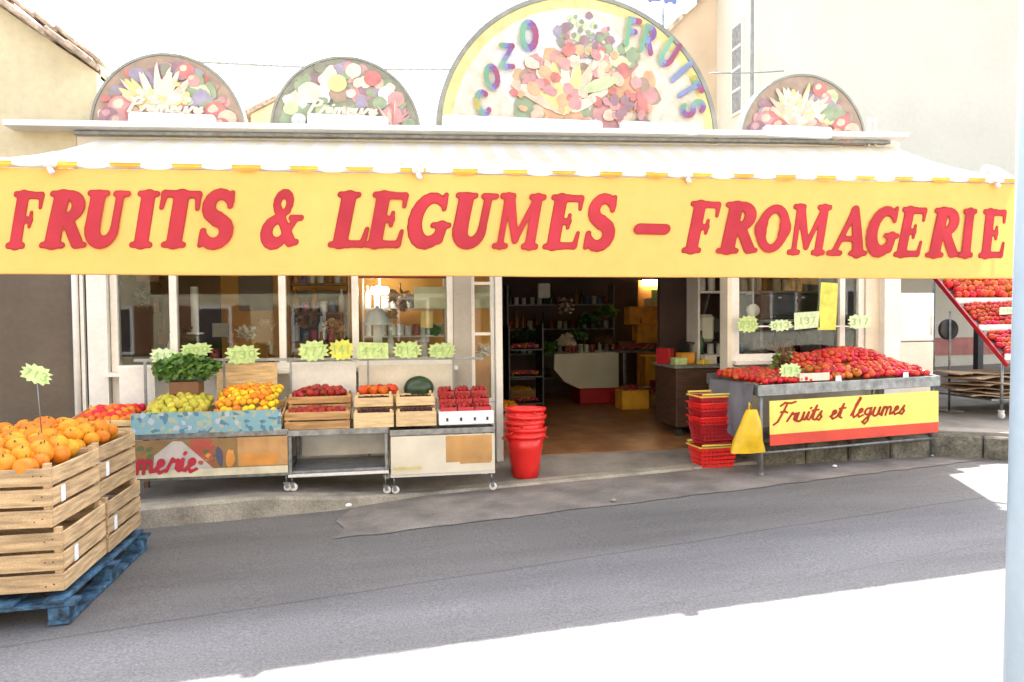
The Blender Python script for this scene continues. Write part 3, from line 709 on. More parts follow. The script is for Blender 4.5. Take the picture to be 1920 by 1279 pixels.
def art_a(pic, Rr, Hh):
    bg_disc(pic, Rr, Hh, 'brown')
    y = scatter(pic, Rr, Hh, 110, ['olive', 'plum', 'leaf', 'violet', 'brown', 'rose', 'plum', 'red'], -.0025, (.05, .15))
    y = scatter(pic, Rr, Hh, 34, ['rose', 'peach', 'orange', 'red', 'plum'], y, (.05, .10), lambda x, z: z < .55)
    y = scatter(pic, Rr, Hh, 16, ['leaf', 'violet', 'lime'], y, (.07, .16), lambda x, z: x > .1 and z > .35)
    for (x, z, s, k) in ((-.62, .30, .17, 'rose'), (-.78, .18, .13, 'plum'), (-.50, .44, .10, 'red'), (-.42, .22, .15, 'red'), (-.66, .10, .12, 'rose'), (-.2, .2, .14, 'orange'), (.15, .26, .15, 'rose'), (.62, .28, .16, 'red'), (.78, .2, .13, 'peach'), (.70, .10, .12, 'red'), (.24, .80, .12, 'red'), (.34, .68, .09, 'rose'), (.52, .14, .1, 'orange')):
        blob(pic, x*Rr, z*Hh, s*Rr, s*Rr*.92, .3, pk.index(k), y, 18, .03); y -= .00012
        blob(pic, x*Rr-.03*Rr, z*Hh+.04*Hh, s*Rr*.45, s*Rr*.35, .5, pk.index('peach' if k != 'plum' else 'rose'), y, 12); y -= .00012
    y = fan(pic, -.14*Rr, .22*Hh, .66*Rr, ['cream', 'cream', 'peach', 'yellow'], y, 44, 35, 150)
    y = scatter(pic, Rr, Hh, 46, ['cream', 'peach', 'yellow', 'white'], y, (.025, .055), lambda x, z: -.38 < x < .3 and z < .62)
    pass
def art_b(pic, Rr, Hh):
    bg_disc(pic, Rr, Hh, 'olive')
    y = scatter(pic, Rr, Hh, 110, ['olive', 'leaf', 'brown', 'leaf', 'plum', 'violet', 'rose'], -.0025, (.05, .15))
    y = scatter(pic, Rr, Hh, 26, ['rose', 'peach', 'cream', 'leaf'], y, (.04, .09), lambda x, z: x > 0)
    y = scatter(pic, Rr, Hh, 26, ['white', 'lime', 'cream', 'leaf'], y, (.06, .12), lambda x, z: x < -.2 and z > .25)
    for (x, z, s, k) in ((-.12, .66, .13, 'yellow'), (.36, .75, .12, 'red'), (-.5, .52, .16, 'cream'), (.1, .84, .11, 'cream'), (-.35, .86, .08, 'olive'), (.55, .55, .12, 'white'), (.68, .48, .12, 'rose'), (.62, .25, .15, 'rose'), (.45, .42, .1, 'leaf'), (-.75, .3, .1, 'lime'), (-.65, .15, .1, 'white'), (.85, .15, .09, 'leaf')):
        blob(pic, x*Rr, z*Hh, s*Rr, s*Rr*.9, .3, pk.index(k), y, 18, .03); y -= .00012
    y = fan(pic, .62*Rr, .12*Hh, .35*Rr, ['rose', 'peach', 'red'], y, 16, 20, 130, .05)
def art_c(pic, Rr, Hh):
    bg_disc(pic, Rr, Hh, 'yellow'); bg_disc(pic, Rr, Hh, 'cream', -.0035, .93)
    y = -.005
    i = pk.index('white')
    blob(pic, -.12*Rr, .48*Hh, .50*Rr, .42*Hh, 0, i, y, 40, .04); y -= .0005
    reg = lambda x, z: ((x-.02)/.52)**2+((z-.28)/.38)**2 < 1 and z > .08
    y = scatter(pic, Rr, Hh, 90, ['peach', 'orange', 'rose', 'brown', 'leaf', 'orange'], y, (.04, .09), reg)
    y = scatter(pic, Rr, Hh, 70, ['plum', 'rose', 'lime', 'olive', 'violet', 'leaf'], y, (.015, .035), lambda x, z: ((x-.02)/.20)**2+((z-.74)/.16)**2 < 1)
    y = scatter(pic, Rr, Hh, 14, ['lime', 'leaf'], y, (.03, .06), lambda x, z: .18 < x < .42 and .5 < z < .66)
    y = fan(pic, -.1*Rr, .16*Hh, .42*Rr, ['yellow', 'cream', 'peach'], y, 20, 30, 160, .09)
    y = scatter(pic, Rr, Hh, 60, ['orange', 'red', 'peach', 'cream', 'rose', 'orange'], y, (.025, .06), reg)
    blob(pic, .13*Rr, .38*Hh, .13*Rr, .045*Hh, .35, pk.index('lime'), y, 18, .04); y -= .0004
    y = scatter(pic, Rr, Hh, 26, ['rose', 'plum', 'red'], y, (.02, .045), lambda x, z: .22 < x < .46 and .12 < z < .34)
LAMP = .05
s1, _, _ = half_sign(318, 147, 248, 100, -.06, "small half-round fruit sign, leftmost on the fascia with carrots and red fruit", art_a, [(243, 405, LAMP)])
s2, _, _ = half_sign(651, 142, 250, 106, -.06, "small half-round sign with a yellow fruit and mushrooms beside the big yellow sign", art_b, [(577, 728, LAMP)])
s3, R3, H3 = half_sign(1091, 264, 258, -12, -.06, "big yellow half-round sign with rainbow letters round a fruit basket picture", art_c, [(830, 1128, LAMP), (1163, 1310, LAMP+.01)])
s4, _, _ = half_sign(1508, 117, 268, 139, -.06, "small half-round fruit sign, alone right of the big yellow sign", art_a, [(1432, 1557, LAMP)])

for s_, x_, w_ in ((s1, -.34, .056), (s2, -.36, .056)):
    handwriting("lettering", "Primeurs", x_, .17, w_, pal['cream'], s_, -.055, r=.16, sx=1.75, slant=.2)
# rainbow letters round the big sign
cap = {
 'C': arc(.4, .5, .32, .42, 50, 310, .12), 'O': arc(.4, .5, .28, .42, 0, 360, .12, n=14),
 'Z': pl([(.1, .92), (.68, .92), (.1, .08), (.7, .08)], .11), 'P': pl([(.15, 0), (.15, .95)], .12)+arc(.3, .7, .3, .24, 90, -90, .11)+pl([(.15, .94), (.3, .94)], .1),
 'R': pl([(.15, 0), (.15, .95)], .12)+arc(.3, .72, .28, .22, 90, -90, .11)+pl([(.15, .94), (.3, .94)], .1)+pl([(.35, .48), (.65, .0)], .12),
 'I': pl([(.4, 0), (.4, 1)], .13), 'F': pl([(.68, .92), (.18, .92), (.18, .0)], .12)+pl([(.18, .5), (.55, .5)], .11), 'T': pl([(.05, .9), (.75, .9)], .12)+pl([(.4, .9), (.4, 0)], .12), 'S': arc(.4, .72, .24, .2, 20, 260, .11)+arc(.4, .27, .26, .21, 90, -160, .11), 'M': pl([(.1, 0), (.15, 1), (.45, .4), (.75, 1), (.8, 0)], .11),
 'E': pl([(.65, .95), (.15, .95), (.15, .05), (.65, .05)], .11)+pl([(.15, .5), (.55, .5)], .1), 'U': pl([(.15, 1), (.15, .35)], .12)+arc(.4, .35, .25, .3, 180, 360, .12)+pl([(.65, .35), (.65, 1)], .12)}
rb = [mat("rainbow_"+k, tuple(v*.5 for v in c), .6) for k, c in (("yellow", (.80, .66, .15)), ("green", (.28, .62, .42)), ("blue", (.35, .45, .72)), ("violet", (.36, .18, .52)), ("crimson", (.52, .12, .22)))]
cm = MB()
def put(ch, px, py, size, rot, order=(0, 1, 2, 3, 4)):
    st = cap[ch]; c = onY(px, py, -.06)-Vector(s3.location); vs, fs = stroke_mesh(st, .05)
    for f in fs:
        cx = sum(vs[i][0] for i in f)/len(f); k = min(4, max(0, int((cx+.05)/.8*5)))
        pts = []
        for i in f:
            u, v = (vs[i][0]-.4)*size*.85, (vs[i][1]-.5)*size; pts.append((c.x+u*math.cos(rot)-v*math.sin(rot), -.045, c.z+u*math.sin(rot)+v*math.cos(rot)))
        cm.poly(pts, order[k])
for (ch, px, py, rot) in (('C', 905, 195, 12), ('O', 921, 147, 8), ('Z', 949, 108, 0), ('O', 990, 70, 0)): put(ch, px, py, .245 if px < 950 else .30, R(rot))
for (ch, px, py, rot) in (('F', 1183, 62, -8), ('R', 1214, 76, -16), ('U', 1251, 103, -32), ('I', 1275, 137, -48), ('T', 1290, 170, -58), ('S', 1297, 205, -72)): put(ch, px, py, .27, R(rot))
lt = cm.build("lettering", rb, s3)
# faint seams across the valance
sm = MB()
for px in (250, 560, 905, 1240, 1540, 1790):
    x = X(px, 420, -1.5); pass
pass
# small finial bracket beside the last sign
fn = MB(); p = onY(1634, 272, -.05)
for dx in (-.03, .05): fn.tube([(p.x+dx, -.05, p.z-.02), (p.x+dx, -.05, p.z+.28)], .012, 6); fn.lathe([(0, .24), (.03, .27), (0, .31)], (p.x+dx, -.05, p.z), 8)
tag(fn.build("roof_bracket", m_cream), "small pale metal bracket standing on the fascia beside the last round sign", "bracket")

# ------------------------------------------------------------------ lean-to at the right
lt_ = thing("lean_to", "grey roofed lean-to with a pale back wall at the right end of the shop", "lean-to", (6.5, 1.4, 0))
pL = onY(1690, 300, 1.4); pR = onY(1915, 296, 1.4); lx0, lx1 = 4.52-6.5, 6
MB().slab([(lx0, -.12, 3.46), (lx1, -.12, 3.46), (lx1, 4.2, 3.95), (lx0, 4.2, 3.95)], .07).build("roof", m_tarp, lt_)
MB().box(((lx0+lx1)/2, -.16, 3.33), (lx1-lx0, .06, .28)).build("roof_edge", m_tarp, lt_)
MB().box(((lx0+lx1)/2, 4.15, 1.6), (lx1-lx0, .1, 3.6)).build("back_wall", m_wallcream, lt_)
MB().box(((lx0+lx1)/2, 4.09, .95), (lx1-lx0, .03, .35)).build("red_band", mat("faded_red_paint", (.42, .16, .13), .7), lt_)
for x in (X(1835, 600, 3.0)-6.5,): MB().box((x, 1.6, 1.9), (.1, .1, 3.3)).build("post", m_dark, lt_)
rl = MB(); p = onY(1845, 318, .2); q = onY(1892, 338, .2); rl.tube([p, p.lerp(q, .5)+Vector((0, 0, .01)), q], [.06, .075, .06], 12)
tag(rl.build("rolled_sheet", m_white), "white rolled cloth lying at the lean-to roof edge beside the pale blue pole", "rolled cloth")
# near pale blue pole
pp = MB(); a = onY(1924, 300, -6.0); p0 = onG(1938, 1279); 
d_ = Vector((C[0], C[1], 0)); D = 2.2
def atD(px, py, D):
    r = rayd(px, py); return Vector(C)+r*(D/r.dot(fw))
t_, b_2 = atD(1958, 0, D), atD(1926, 1279, D)
dirv = (t_-b_2); 
k0 = (gz(b_2.x, b_2.y)-b_2.z)/dirv.z; bot = b_2+dirv*k0; top = b_2+dirv*1.6
pp.tube([bot, top], .062, 24); pp.lathe([(.0, 0.02), (.10, .02), (.10, 0), (.0, 0)], bot, 20)
tag(pp.build("pale_blue_pole", m_pole), "pale blue metal pole close by at the right edge of the picture", "pole")
# ================================================================== THE GOODS
def ball(name, r, m_, sx=1, sy=1, sz=1, n=14, k=9, dim=0, lobes=0, calyx=None, seed=0, cs=.62):
    rnd = random.Random(seed); vs = []; fs = []; mb = MB()
    for i in range(k+1):
        th = math.pi*i/k
        for j in range(n):
            ph = 2*math.pi*j/n; rr = 1+lobes*math.cos(5*ph)*math.sin(th)**1.5+rnd.uniform(-.012, .012)
            z = math.cos(th)*(1-dim*math.exp(-(th/.5)**2)) if th < 1.5 else math.cos(th)
            vs.append((r*sx*rr*math.sin(th)*math.cos(ph), r*sy*rr*math.sin(th)*math.sin(ph), r*sz*z))
    for i in range(k):
        for j in range(n): q = (j+1) % n; fs.append((i*n+j, (i+1)*n+j, (i+1)*n+q, i*n+q))
    mb.add(vs, fs, 0, True); ms = [m_]
    if calyx:
        ms.append(calyx)
        for j in range(5):
            a = 2*math.pi*j/5; c, s_ = math.cos(a), math.sin(a); z = r*sz*(1-dim)+.002
            mb.add([(0, 0, z+.002), (r*cs*.36*math.cos(a-.3), r*cs*.36*math.sin(a-.3), z+.003), (r*cs*c, r*cs*s_, z-.004), (r*cs*.36*math.cos(a+.3), r*cs*.36*math.sin(a+.3), z+.003)], [(0, 1, 2, 3)], 1)
        mb.tube([(0, 0, z), (0.002, 0, z+r*.25)], r*.06, 5, 1)
    me = mb.build(name, ms); d = me.data; bpy.data.objects.remove(me); return d
fm = lambda nm, c, h=.012, rd=.12, ro=.5, bump=None, nz=(16, .2): mat(nm, c, ro, noise=nz, rand=rd, hue=h, bump=bump, spec=.32)
g_cal = mat("calyx_green", (.05, .12, .02), .6)
D_orange = ball("orange", .056, fm("orange_peel", (.74, .255, .012), .014, .1, bump=(160, .12)), sz=.95, dim=.06, calyx=g_cal, cs=.2)
D_nect = ball("nectarine", .034, fm("nectarine_skin", (.70, .12, .02), .04, .14), sz=.95, dim=.12)
D_pear = ball("green_pear", .036, fm("pear_skin", (.47, .42, .05), .016, .12), sz=1.18)
D_clem = ball("clementine", .033, fm("yellow_fruit_skin", (.76, .39, .015), .045, .12), sz=.9, dim=.08, calyx=g_cal, cs=.3)
D_tom = ball("tomato", .036, fm("tomato_skin", (.50, .03, .010), .018, .14, .22, nz=(8, .14)), sz=.84, dim=.16, lobes=.03, calyx=g_cal)
D_tomb = ball("large_tomato", .046, fm("beef_tomato_skin", (.55, .085, .022), .03, .14, .22, nz=(8, .2)), sz=.78, dim=.2, lobes=.07, calyx=g_cal)
D_plumt = ball("long_tomato", .034, fm("plum_tomato_skin", (.50, .030, .012), .02, .14, .2), sx=1.35, sz=.9)
D_straw = ball("strawberry", .019, fm("strawberry_skin", (.34, .012, .010), .008, .16, .3, bump=(300, .3)), sz=1.25, n=9, k=6, calyx=g_cal)
D_red = ball("red_apple", .036, fm("red_apple_skin", (.32, .014, .014), .014, .2, .25, nz=(10, .3)), sz=.92, dim=.2, calyx=g_cal, cs=.25)
D_cherry = ball("dark_cherry", .013, fm("cherry_skin", (.05, .008, .012), .01, .3, .2), n=8, k=5)
D_pep = ball("red_pepper", .05, fm("pepper_skin", (.62, .07, .015), .02, .12, .2), sz=1.05, dim=.22, lobes=.09, calyx=g_cal)
D_melon = ball("watermelon", .125, mat("watermelon_rind", (.018, .045, .018), .3, noise=(5, .4)), sx=1.15, sz=.95, n=24, k=14)
D_box = ball("small_fruit", .028, fm("mixed_fruit_skin", (.30, .05, .03), .05, .3), n=9, k=6)
def pile(name, data, label, cat, group, c, w_, d_, r, top=0.0, rz=0.0, mound=None, flat=1.78, parent_rot=None, tilt=0.0, seed=1, n_max=999):
    """one separate object per fruit, packed over a mound inside a w x d box whose floor centre is c"""
    rnd = random.Random(seed); out = []; st = r*flat; row = 0; y = -d_/2+r
    while y <= d_/2-r*.6:
        x = -w_/2+r+(st/2 if row % 2 else 0)
        while x <= w_/2-r*.9:
            u, v = x/(w_/2), y/(d_/2)
            z = (mound(u, v) if mound else top*(1-abs(u)**3)*(1-abs(v)**3)) + r*.9 + rnd.uniform(-.28, .34)*r
            z += tilt*(y+d_/2)
            xx, yy = x+rnd.uniform(-.22, .22)*r, y+rnd.uniform(-.22, .22)*r
            o = bpy.data.objects.new(name, data); COL.objects.link(o)
            o.location = (c[0]+xx*math.cos(rz)-yy*math.sin(rz), c[1]+xx*math.sin(rz)+yy*math.cos(rz), c[2]+z)
            o.rotation_euler = (rnd.uniform(-.7, .7), rnd.uniform(-.7, .7), rnd.uniform(0, 6.28)); s = rnd.uniform(.86, 1.14); o.scale = (s, s, s)
            tag(o, label, cat, group); out.append(o)
            if rnd.random() < .0: pass
            if len(out) >= n_max: return out
            x += st
        y += st*.87; row += 1
    return out

# ------------------------------------------------------------------ slatted crates
def crate(label, loc, w_, d_, h, nsl=3, m_=None, rz=0, group=None, gap=.014, th=.009, name="wooden_crate", post=.022, tilt=0, seed=0, hole=False):
    m_ = m_ or m_wood; T = thing(name, label, "crate", loc, rz, group); rnd = random.Random(seed)
    if tilt: T.rotation_euler.x = tilt
    sh = (h-gap*(nsl-1)-.004)/nsl
    def side(L, face, nm="side_panel"):
        mb = MB()
        for i in range(nsl):
            z = .002+sh/2+i*(sh+gap); wv = rnd.uniform(-.0025, .0025)
            if face in 'fb': mb.box((0, (-d_/2+th/2 if face == 'f' else d_/2-th/2)+wv, z), (L, th, sh), bev=.003, ry=rnd.uniform(-.004, .004))
            else: mb.box(((-w_/2+th/2 if face == 'l' else w_/2-th/2)+wv, 0, z), (th, L, sh), bev=.003, rx=rnd.uniform(-.004, .004))
        return mb.build(nm, m_, T)
    side(w_, 'f', 'front_panel'); side(w_, 'b', 'back_panel'); side(d_-2*th-.002, 'l'); side(d_-2*th-.002, 'r')
    for sx in (-1, 1):
        for sy in (-1, 1):
            MB().box((sx*(w_/2-th-post/2-.001), sy*(d_/2-th-post/2-.001), h/2+.012), (post, post, h+.02), bev=.002).build("corner_post", m_, T)
    b = MB()
    nb = max(3, int(d_/.07))
    for i in range(nb): b.box((0, -d_/2+th+(i+.5)*(d_-2*th)/nb, .007), (w_-2*th-.004, (d_-2*th)/nb-.008, .008))
    b.build("bottom_panel", m_, T)
    return T

# near stack on the blue pallet, bottom left
PX, PYf = -2.955, -3.13
pal_z = gz(-3.4, -2.5)
pt = thing("blue_pallet", "worn blue wooden pallet on the road under the big orange crates", "pallet", (PX-.62, PYf+.66, pal_z))
pt.rotation_euler = (0, -math.atan(GX), 0)
for i in range(5): box_obj("deck_board", (-.50+.25*i+.0, 0, .128), (.105, 1.32, .022), m_blue, pt, bev=.003)
for j in (-.6, 0, .6): box_obj("cross_board", (0, j, .105), (1.2, .11, .022), m_blue, pt, bev=.003)
for i in (-.52, 0, .52):
    box_obj("runner", (i, 0, .012), (.11, 1.32, .022), m_blue, pt, bev=.003)
    for j in (-.6, 0, .6): box_obj("block", (i+.002, j, .058), (.105, .12, .07), m_blue, pt, bev=.004)
CH = .325; cz = pal_z+.15+.03
nm = {(0, 0, 0): "front crate of the lower row on the blue pallet", (1, 0, 0): "rear crate of the lower row on the blue pallet", (0, 1, 0): "front top crate heaped with big oranges above the blue pallet", (1, 1, 0): "rear top crate heaped with oranges above the blue pallet"}
for k in (0, 1):
    for i in (0, 1):
        off = .0 if k == 0 else -.035
        crate("large slatted wooden crate, "+nm[(i, k, 0)], (PX-.50+off, PYf+.36+i*.655+(.01 if k else 0), cz+k*(CH+.028)), .82, .635, CH, 3, m_wood if (i+k) % 2 == 0 else m_wood2 if k == 0 and i == 0 else m_wood, rz=R(-1.2 if k else .8), gap=.018, th=.014, post=.035, seed=i*2+k, group="large crates on the blue pallet")
for o_c in [o for o in bpy.data.objects if o.name.startswith("wooden_crate") and o.get("group") == "large crates on the blue pallet"]:
    MB().box((.4108, -.20+.1*random.random(), .16), (.003, .05, .09)).build("paper_label", m_poly, o_c)
    nl = MB()
    for sx in (-.36, -.32, .32, .36):
        for z in (.04, .16, .28): nl.box((sx, -.3185, z+random.uniform(-.01, .01)), (.007, .003, .007))
    nl.build("nail_heads", m_dark, o_c)
zt2 = cz+CH+.028+CH
for i in (0, 1):
    pile("orange", D_orange, "large orange heaped in the big crates at the bottom left", "orange", "oranges in the big near crates", (PX-.535, PYf+.37+i*.655, zt2-.10), .80, .62, .056, seed=4+i, mound=lambda u, v: .085*(1-abs(u)**4)*(1-abs(v)**4)+.02, rz=R(-1.2))
for i in (0, 1):
    pile("orange", D_orange, "large orange heaped in the big crates at the bottom left", "orange", "oranges in the big near crates", (PX-.535, PYf+.37+i*.655, zt2-.01), .66, .50, .056, seed=14+i, mound=lambda u, v: .06*(1-u*u)*(1-v*v)+.0, rz=R(-1.2), flat=2.1, n_max=22)
def star(w_, h, spikes=14, seed=0, d=.30):
    rnd = random.Random(seed); pts = []
    for i in range(spikes*2):
        a = 2*math.pi*i/(spikes*2); r = 1 if i % 2 == 0 else 1-d*rnd.uniform(.5, 1)
        ca, sa = math.cos(a), math.sin(a); q = 1/max(abs(ca)**3+abs(sa)**3, .01)**(1/3.)
        pts.append((w_/2*ca*r*q*.95, h/2*sa*r*q*.95))
    return pts
def card(label, p, w_, h, m_, rz=0, ry=0, spiky=True, stick=None, seed=0, group=None, digits=True, lean=0):
    T = thing("price_card", label, "price card", p, rz, group)
    pts = star(w_, h, 13, seed) if spiky else [(-w_/2, -h/2), (w_/2, -h/2+.01), (w_/2-.005, h/2), (-w_/2+.004, h/2)]
    ca, sa = math.cos(ry), math.sin(ry)
    MB().slab([(x*ca-z*sa, lean*z, x*sa+z*ca) for x, z in pts], .003, axis=(0, 1, 0)).build("card", m_, T)
    if digits:
        rnd = random.Random(seed+5); st = []
        for i in range(3):
            x0 = -.30+.24*i; st += rnd.choice([arc(x0+.06, 0, .07, .22, 0, 360, .02), pl([(x0+.06, .24), (x0+.06, -.24)], .022), pl([(x0, .2), (x0+.12, .2), (x0+.03, -.24)], .022), arc(x0+.05, .12, .07, .11, 160, -90, .02)+arc(x0+.05, -.11, .07, .12, 90, -160, .02), pl([(x0+.1, -.24), (x0+.1, .24), (x0-.02, -.06), (x0+.16, -.06)], .02)])
        vs, fs = stroke_mesh(st, .03)
        MB().add([((x*w_)*ca-(z*h*.8)*sa, -.003+lean*z*h*.8, (x*w_)*sa+(z*h*.8)*ca) for x, z in vs], fs).build("price_lettering", m_ink, T)
    if stick: MB().tube([(0, .006, -h*.3), stick], .003, 5).build("wire", m_steel, T)
    return T
p = onY(68, 702, -2.5)
card("pale green star shaped price card on a wire above the oranges", p, .20, .125, m_card, ry=R(-22), stick=(.02, .0, -.36), seed=2)

# ------------------------------------------------------------------ the display carts on the left
YC = -1.0
def hb(px): x = X(px, 920, YC); return gz(x, YC)+hp(x)
def caster(T, x, y, z0, zt_):
    W_ = MB(); W_.lathe([(0, -.012), (.030, -.014), (.034, -.008), (.034, .008), (.030, .014), (0, .012)], n=18)
    W_.v = [(a+.012, c, b+.035) for a, b, c in W_.v]
    o = W_.build("caster", m_white, T, (x, y, z0))
    f = MB(); f.box((0, 0, .075), (.05, .045, .008)); f.bar((0, -.02, .075), (.012, -.018, .03), .006, .03); f.bar((0, .02, .075), (.012, .018, .03), .006, .03); f.tube([(0, 0, .078), (0, 0, zt_-z0)], .008, 8)
    f.build("fork", m_steel, o)
def cart(label, pxl, pxr, py_t, py_b, depth=.62, panel=None, group=None, wheels=(0, 1)):
    xl_, xr_ = X(pxl, py_t, YC), X(pxr, py_t, YC); zt_ = Z((pxl+pxr)/2, py_t, YC); zbt = Z((pxl+pxr)/2, py_b, YC)
    x0 = (xl_+xr_)/2; gb = hb((pxl+pxr)/2)
    T = thing("display_cart", label, "display cart", (x0, YC, gb)); hw = (xr_-xl_)/2; zt_ -= gb; zbt -= gb
    f = MB()
    f.box((0, depth/2, zt_-.02), (2*hw, depth, .012)); f.box((0, 0, zt_-.018), (2*hw, .016, .05), bev=.003); f.box((0, depth, zt_-.018), (2*hw, .016, .05)); 
    for s in (-1, 1): f.box((s*(hw-.009), depth/2, zt_-.018), (.016, depth-.02, .05))
    f.build("tray", m_steel, T)
    for sx in (-1, 1):
        for sy in (0.004, depth-.004): MB().box((sx*(hw-.02), sy+.02*(1 if sy < .1 else -1), (zt_-.045+zbt)/2), (.028, .028, zt_-.045-zbt), bev=.003).build("leg", m_steel, T)
    b = MB(); b.box((0, .022, zbt-.012), (2*hw, .03, .026), bev=.003); b.box((0, depth-.022, zbt-.012), (2*hw, .03, .026), bev=.003)
    for s in (-1, 1): b.box((s*(hw-.017), depth/2, zbt-.012), (.03, depth-.08, .024))
    b.build("base_frame", m_white if panel != 'pic' else m_steel, T)
    for sx in (-1, 1):
        for sy in (.03, depth-.03):
            x = sx*(hw-.03); wx_ = x0+x; z0 = gz(wx_, YC+sy)+hp(wx_)-gb; caster(T, x, sy, z0+.001, zbt-.025)
    return T, hw, zt_, zbt, gb, x0
# cart one: picture panel with handwriting
T1, hw1, zt1, zb1, gb1, xc1 = cart("long steel display cart with a fruit picture panel, carrying nectarines, pears and yellow fruit", 236, 541, 811, 893, .78, 'pic')
lx = lambda px, T: X(px, 850, YC)-T.location.x
pc = [mat("panel_"+k, c, .5, noise=(7, .15)) for k, c in (("brown", (.26, .15, .055)), ("tan", (.50, .27, .10)), ("orange", (.62, .26, .05)), ("grey", (.50, .45, .40)), ("cream", (.66, .60, .42)), ("red", (.40, .08, .05)), ("blue", (.08, .07, .11)), ("green", (.10, .13, .05)))]
pn = MB(); zt_, zb_ = zt1-.05, zb1+.003
pn.box((0, -.004, (zt_+zb_)/2), (2*hw1-.02, .006, zt_-zb_), 0)
pH = zt_-zb_; zz = lambda t: zb_+pH*t
def rect(mb, a, b, t0, t1, mi, y): mb.poly([(a, y, zz(t0)), (b, y, zz(t0)), (b, y, zz(t1)), (a, y, zz(t1))], mi)
rect(pn, -hw1+.01, lx(372, T1), .0, .22, 4, -.0085); rect(pn, lx(372, T1), hw1-.01, .0, .2, 4, -.0086)
pn.poly([(lx(286, T1), -.009, zz(.2)), (lx(400, T1), -.009, zz(.2)), (lx(342, T1), -.009, zz(.95)), (lx(325, T1), -.009, zz(.96)), (lx(290, T1), -.009, zz(.6))], 3)
rect(pn, lx(358, T1), lx(398, T1), .5, 1, 5, -.0088); rect(pn, lx(446, T1), hw1-.01, .22, 1, 1, -.009); rect(pn, lx(452, T1), lx(520, T1), .24, .55, 2, -.0093)
random.seed(9)
for i in range(14): blob(pn, lx(random.uniform(375, 402), T1), zz(random.uniform(.3, .8)), .022, .02, 0, random.choice([5, 2, 5, 7]), -.0096-i*.0002)
blob(pn, lx(412, T1), zz(.5), .03, .085, .1, 6, -.0096); blob(pn, lx(432, T1), zz(.45), .035, .08, 0, 2, -.0095)
for i in range(6): blob(pn, lx(262+random.uniform(-8, 20), T1), zz(random.uniform(.5, .9)), .03, .02, .5, 7 if i % 2 else 0, -.0097-i*.0001)
pno = pn.build("picture_panel", pc, T1)
handwriting("lettering", "merie", lx(252, T1), zz(.14), pH*.34, m_ltr, pno, -.0135, r=.12, sx=1.16, slant=.15)
# cart two (open with grey back panel) and cart three (cream panel)
T2, hw2, zt2_, zb2, gb2, xc2 = cart("open steel display cart with a grey back panel under the tomato crate", 538, 728, 806, 887, .62)
box_obj("lower_shelf", (0, .32, zb2+.012), (2*hw2-.04, .54, .02), m_greymetal, T2); box_obj("back_panel", (.02, .575, (zb2+zt2_)/2+.0), (2*hw2-.08, .01, zt2_-zb2-.1), m_grey, T2)
T3, hw3, zt3, zb3, gb3, xc3 = cart("steel display cart with a cream and brown front panel beside the doorway", 731, 928, 805, 887, .62)
pn = MB(); zt_, zb_ = zt3-.05, zb3+.003; pH = zt_-zb_
pn.box((0, -.004, (zt_+zb_)/2), (2*hw3-.01, .008, zt_-zb_), 0); rect(pn, lx(836, T3), lx(922, T3), .27, .97, 1, -.0095); rect(pn, lx(862, T3), lx(920, T3), .22, .6, 1, -.0098)
rect(pn, lx(736, T3), lx(790, T3), .12, .2, 2, -.0095)
pn.build("front_panel", [mat("cream_panel", (.66, .60, .47), .55, noise=(3, .1)), mat("brown_panel_print", (.50, .27, .09), .55, noise=(5, .15)), mat("yellow_print", (.62, .50, .2), .55)], T3)
# blue patterned paper along the front of cart one
def blue_paper():
    M = mat("blue_patterned_paper", (.3, .45, .5), .6, noise=(30, .2)); n = M.node_tree.nodes; l = M.node_tree.links; p_ = n["Principled BSDF"]
    tc = n.new("ShaderNodeTexCoord"); v = n.new("ShaderNodeTexVoronoi"); v.inputs["Scale"].default_value = 30; l.new(tc.outputs["Object"], v.inputs[0])
    cr = n.new("ShaderNodeValToRGB"); e = cr.color_ramp; e.interpolation = 'CONSTANT'
    for i, (ps, c) in enumerate(((0, (.08, .19, .27)), (.28, (.18, .36, .40)), (.5, (.34, .38, .27)), (.62, (.2, .35, .40)), (.82, (.42, .44, .48)), (.93, (.10, .16, .16)))):
        el = e.elements[i] if i < 2 else e.elements.new(ps); el.position = ps; el.color = (*c, 1)
    l.new(v.outputs["Color"], cr.inputs[0]); l.new(cr.outputs[0], p_.inputs["Base Color"]); return M
m_bp = blue_paper()
zA = Z(390, 811, YC); 
b = MB(); xa, xb = X(246, 800, YC-.02), X(527, 800, YC-.02); z0, z1 = zA+.0, Z(390, 772, YC-.02); L = (xb-xa)/2
b.box((0, 0, (z1-z0)/2), (2*L, .006, z1-z0), 0); b.box((0, .10, .006), (2*L, .2, .004), 0)
tag(b.build("paper_strip", m_bp, None, ((xa+xb)/2, YC-.016, z0+.002)), "blue and white patterned paper strip along the front of the pear crates", "paper strip")
# crates on cart one; they tip forward
zc = zA+.012
def crate_px(label, pxa, pxb, Yf, z, d_, h, m_, tilt=0, nsl=2, seed=0, **k):
    a, b_ = X(pxa, 780, Yf), X(pxb, 780, Yf); return crate(label, ((a+b_)/2, Yf+d_/2, z), b_-a, d_, h, nsl, m_, tilt=tilt, seed=seed, gap=.012, **k), (a+b_)/2, b_-a
cA, ax, aw_ = crate_px("shallow wooden crate of red and orange nectarines at the left end of the carts", 122, 252, YC+.06, zc+.02, .50, .12, m_wood2, tilt=R(7), seed=1)
cB, bx_, bw_ = crate_px("shallow wooden crate of yellow green pears behind the blue paper", 262, 388, YC+.05, zc+.0, .46, .13, m_wood2, tilt=R(9), seed=2)
cC, cx_, cw_ = crate_px("shallow wooden crate of yellow and orange citrus behind the blue paper", 391, 527, YC+.05, zc+.0, .52, .14, m_wood2, tilt=R(12), seed=3)
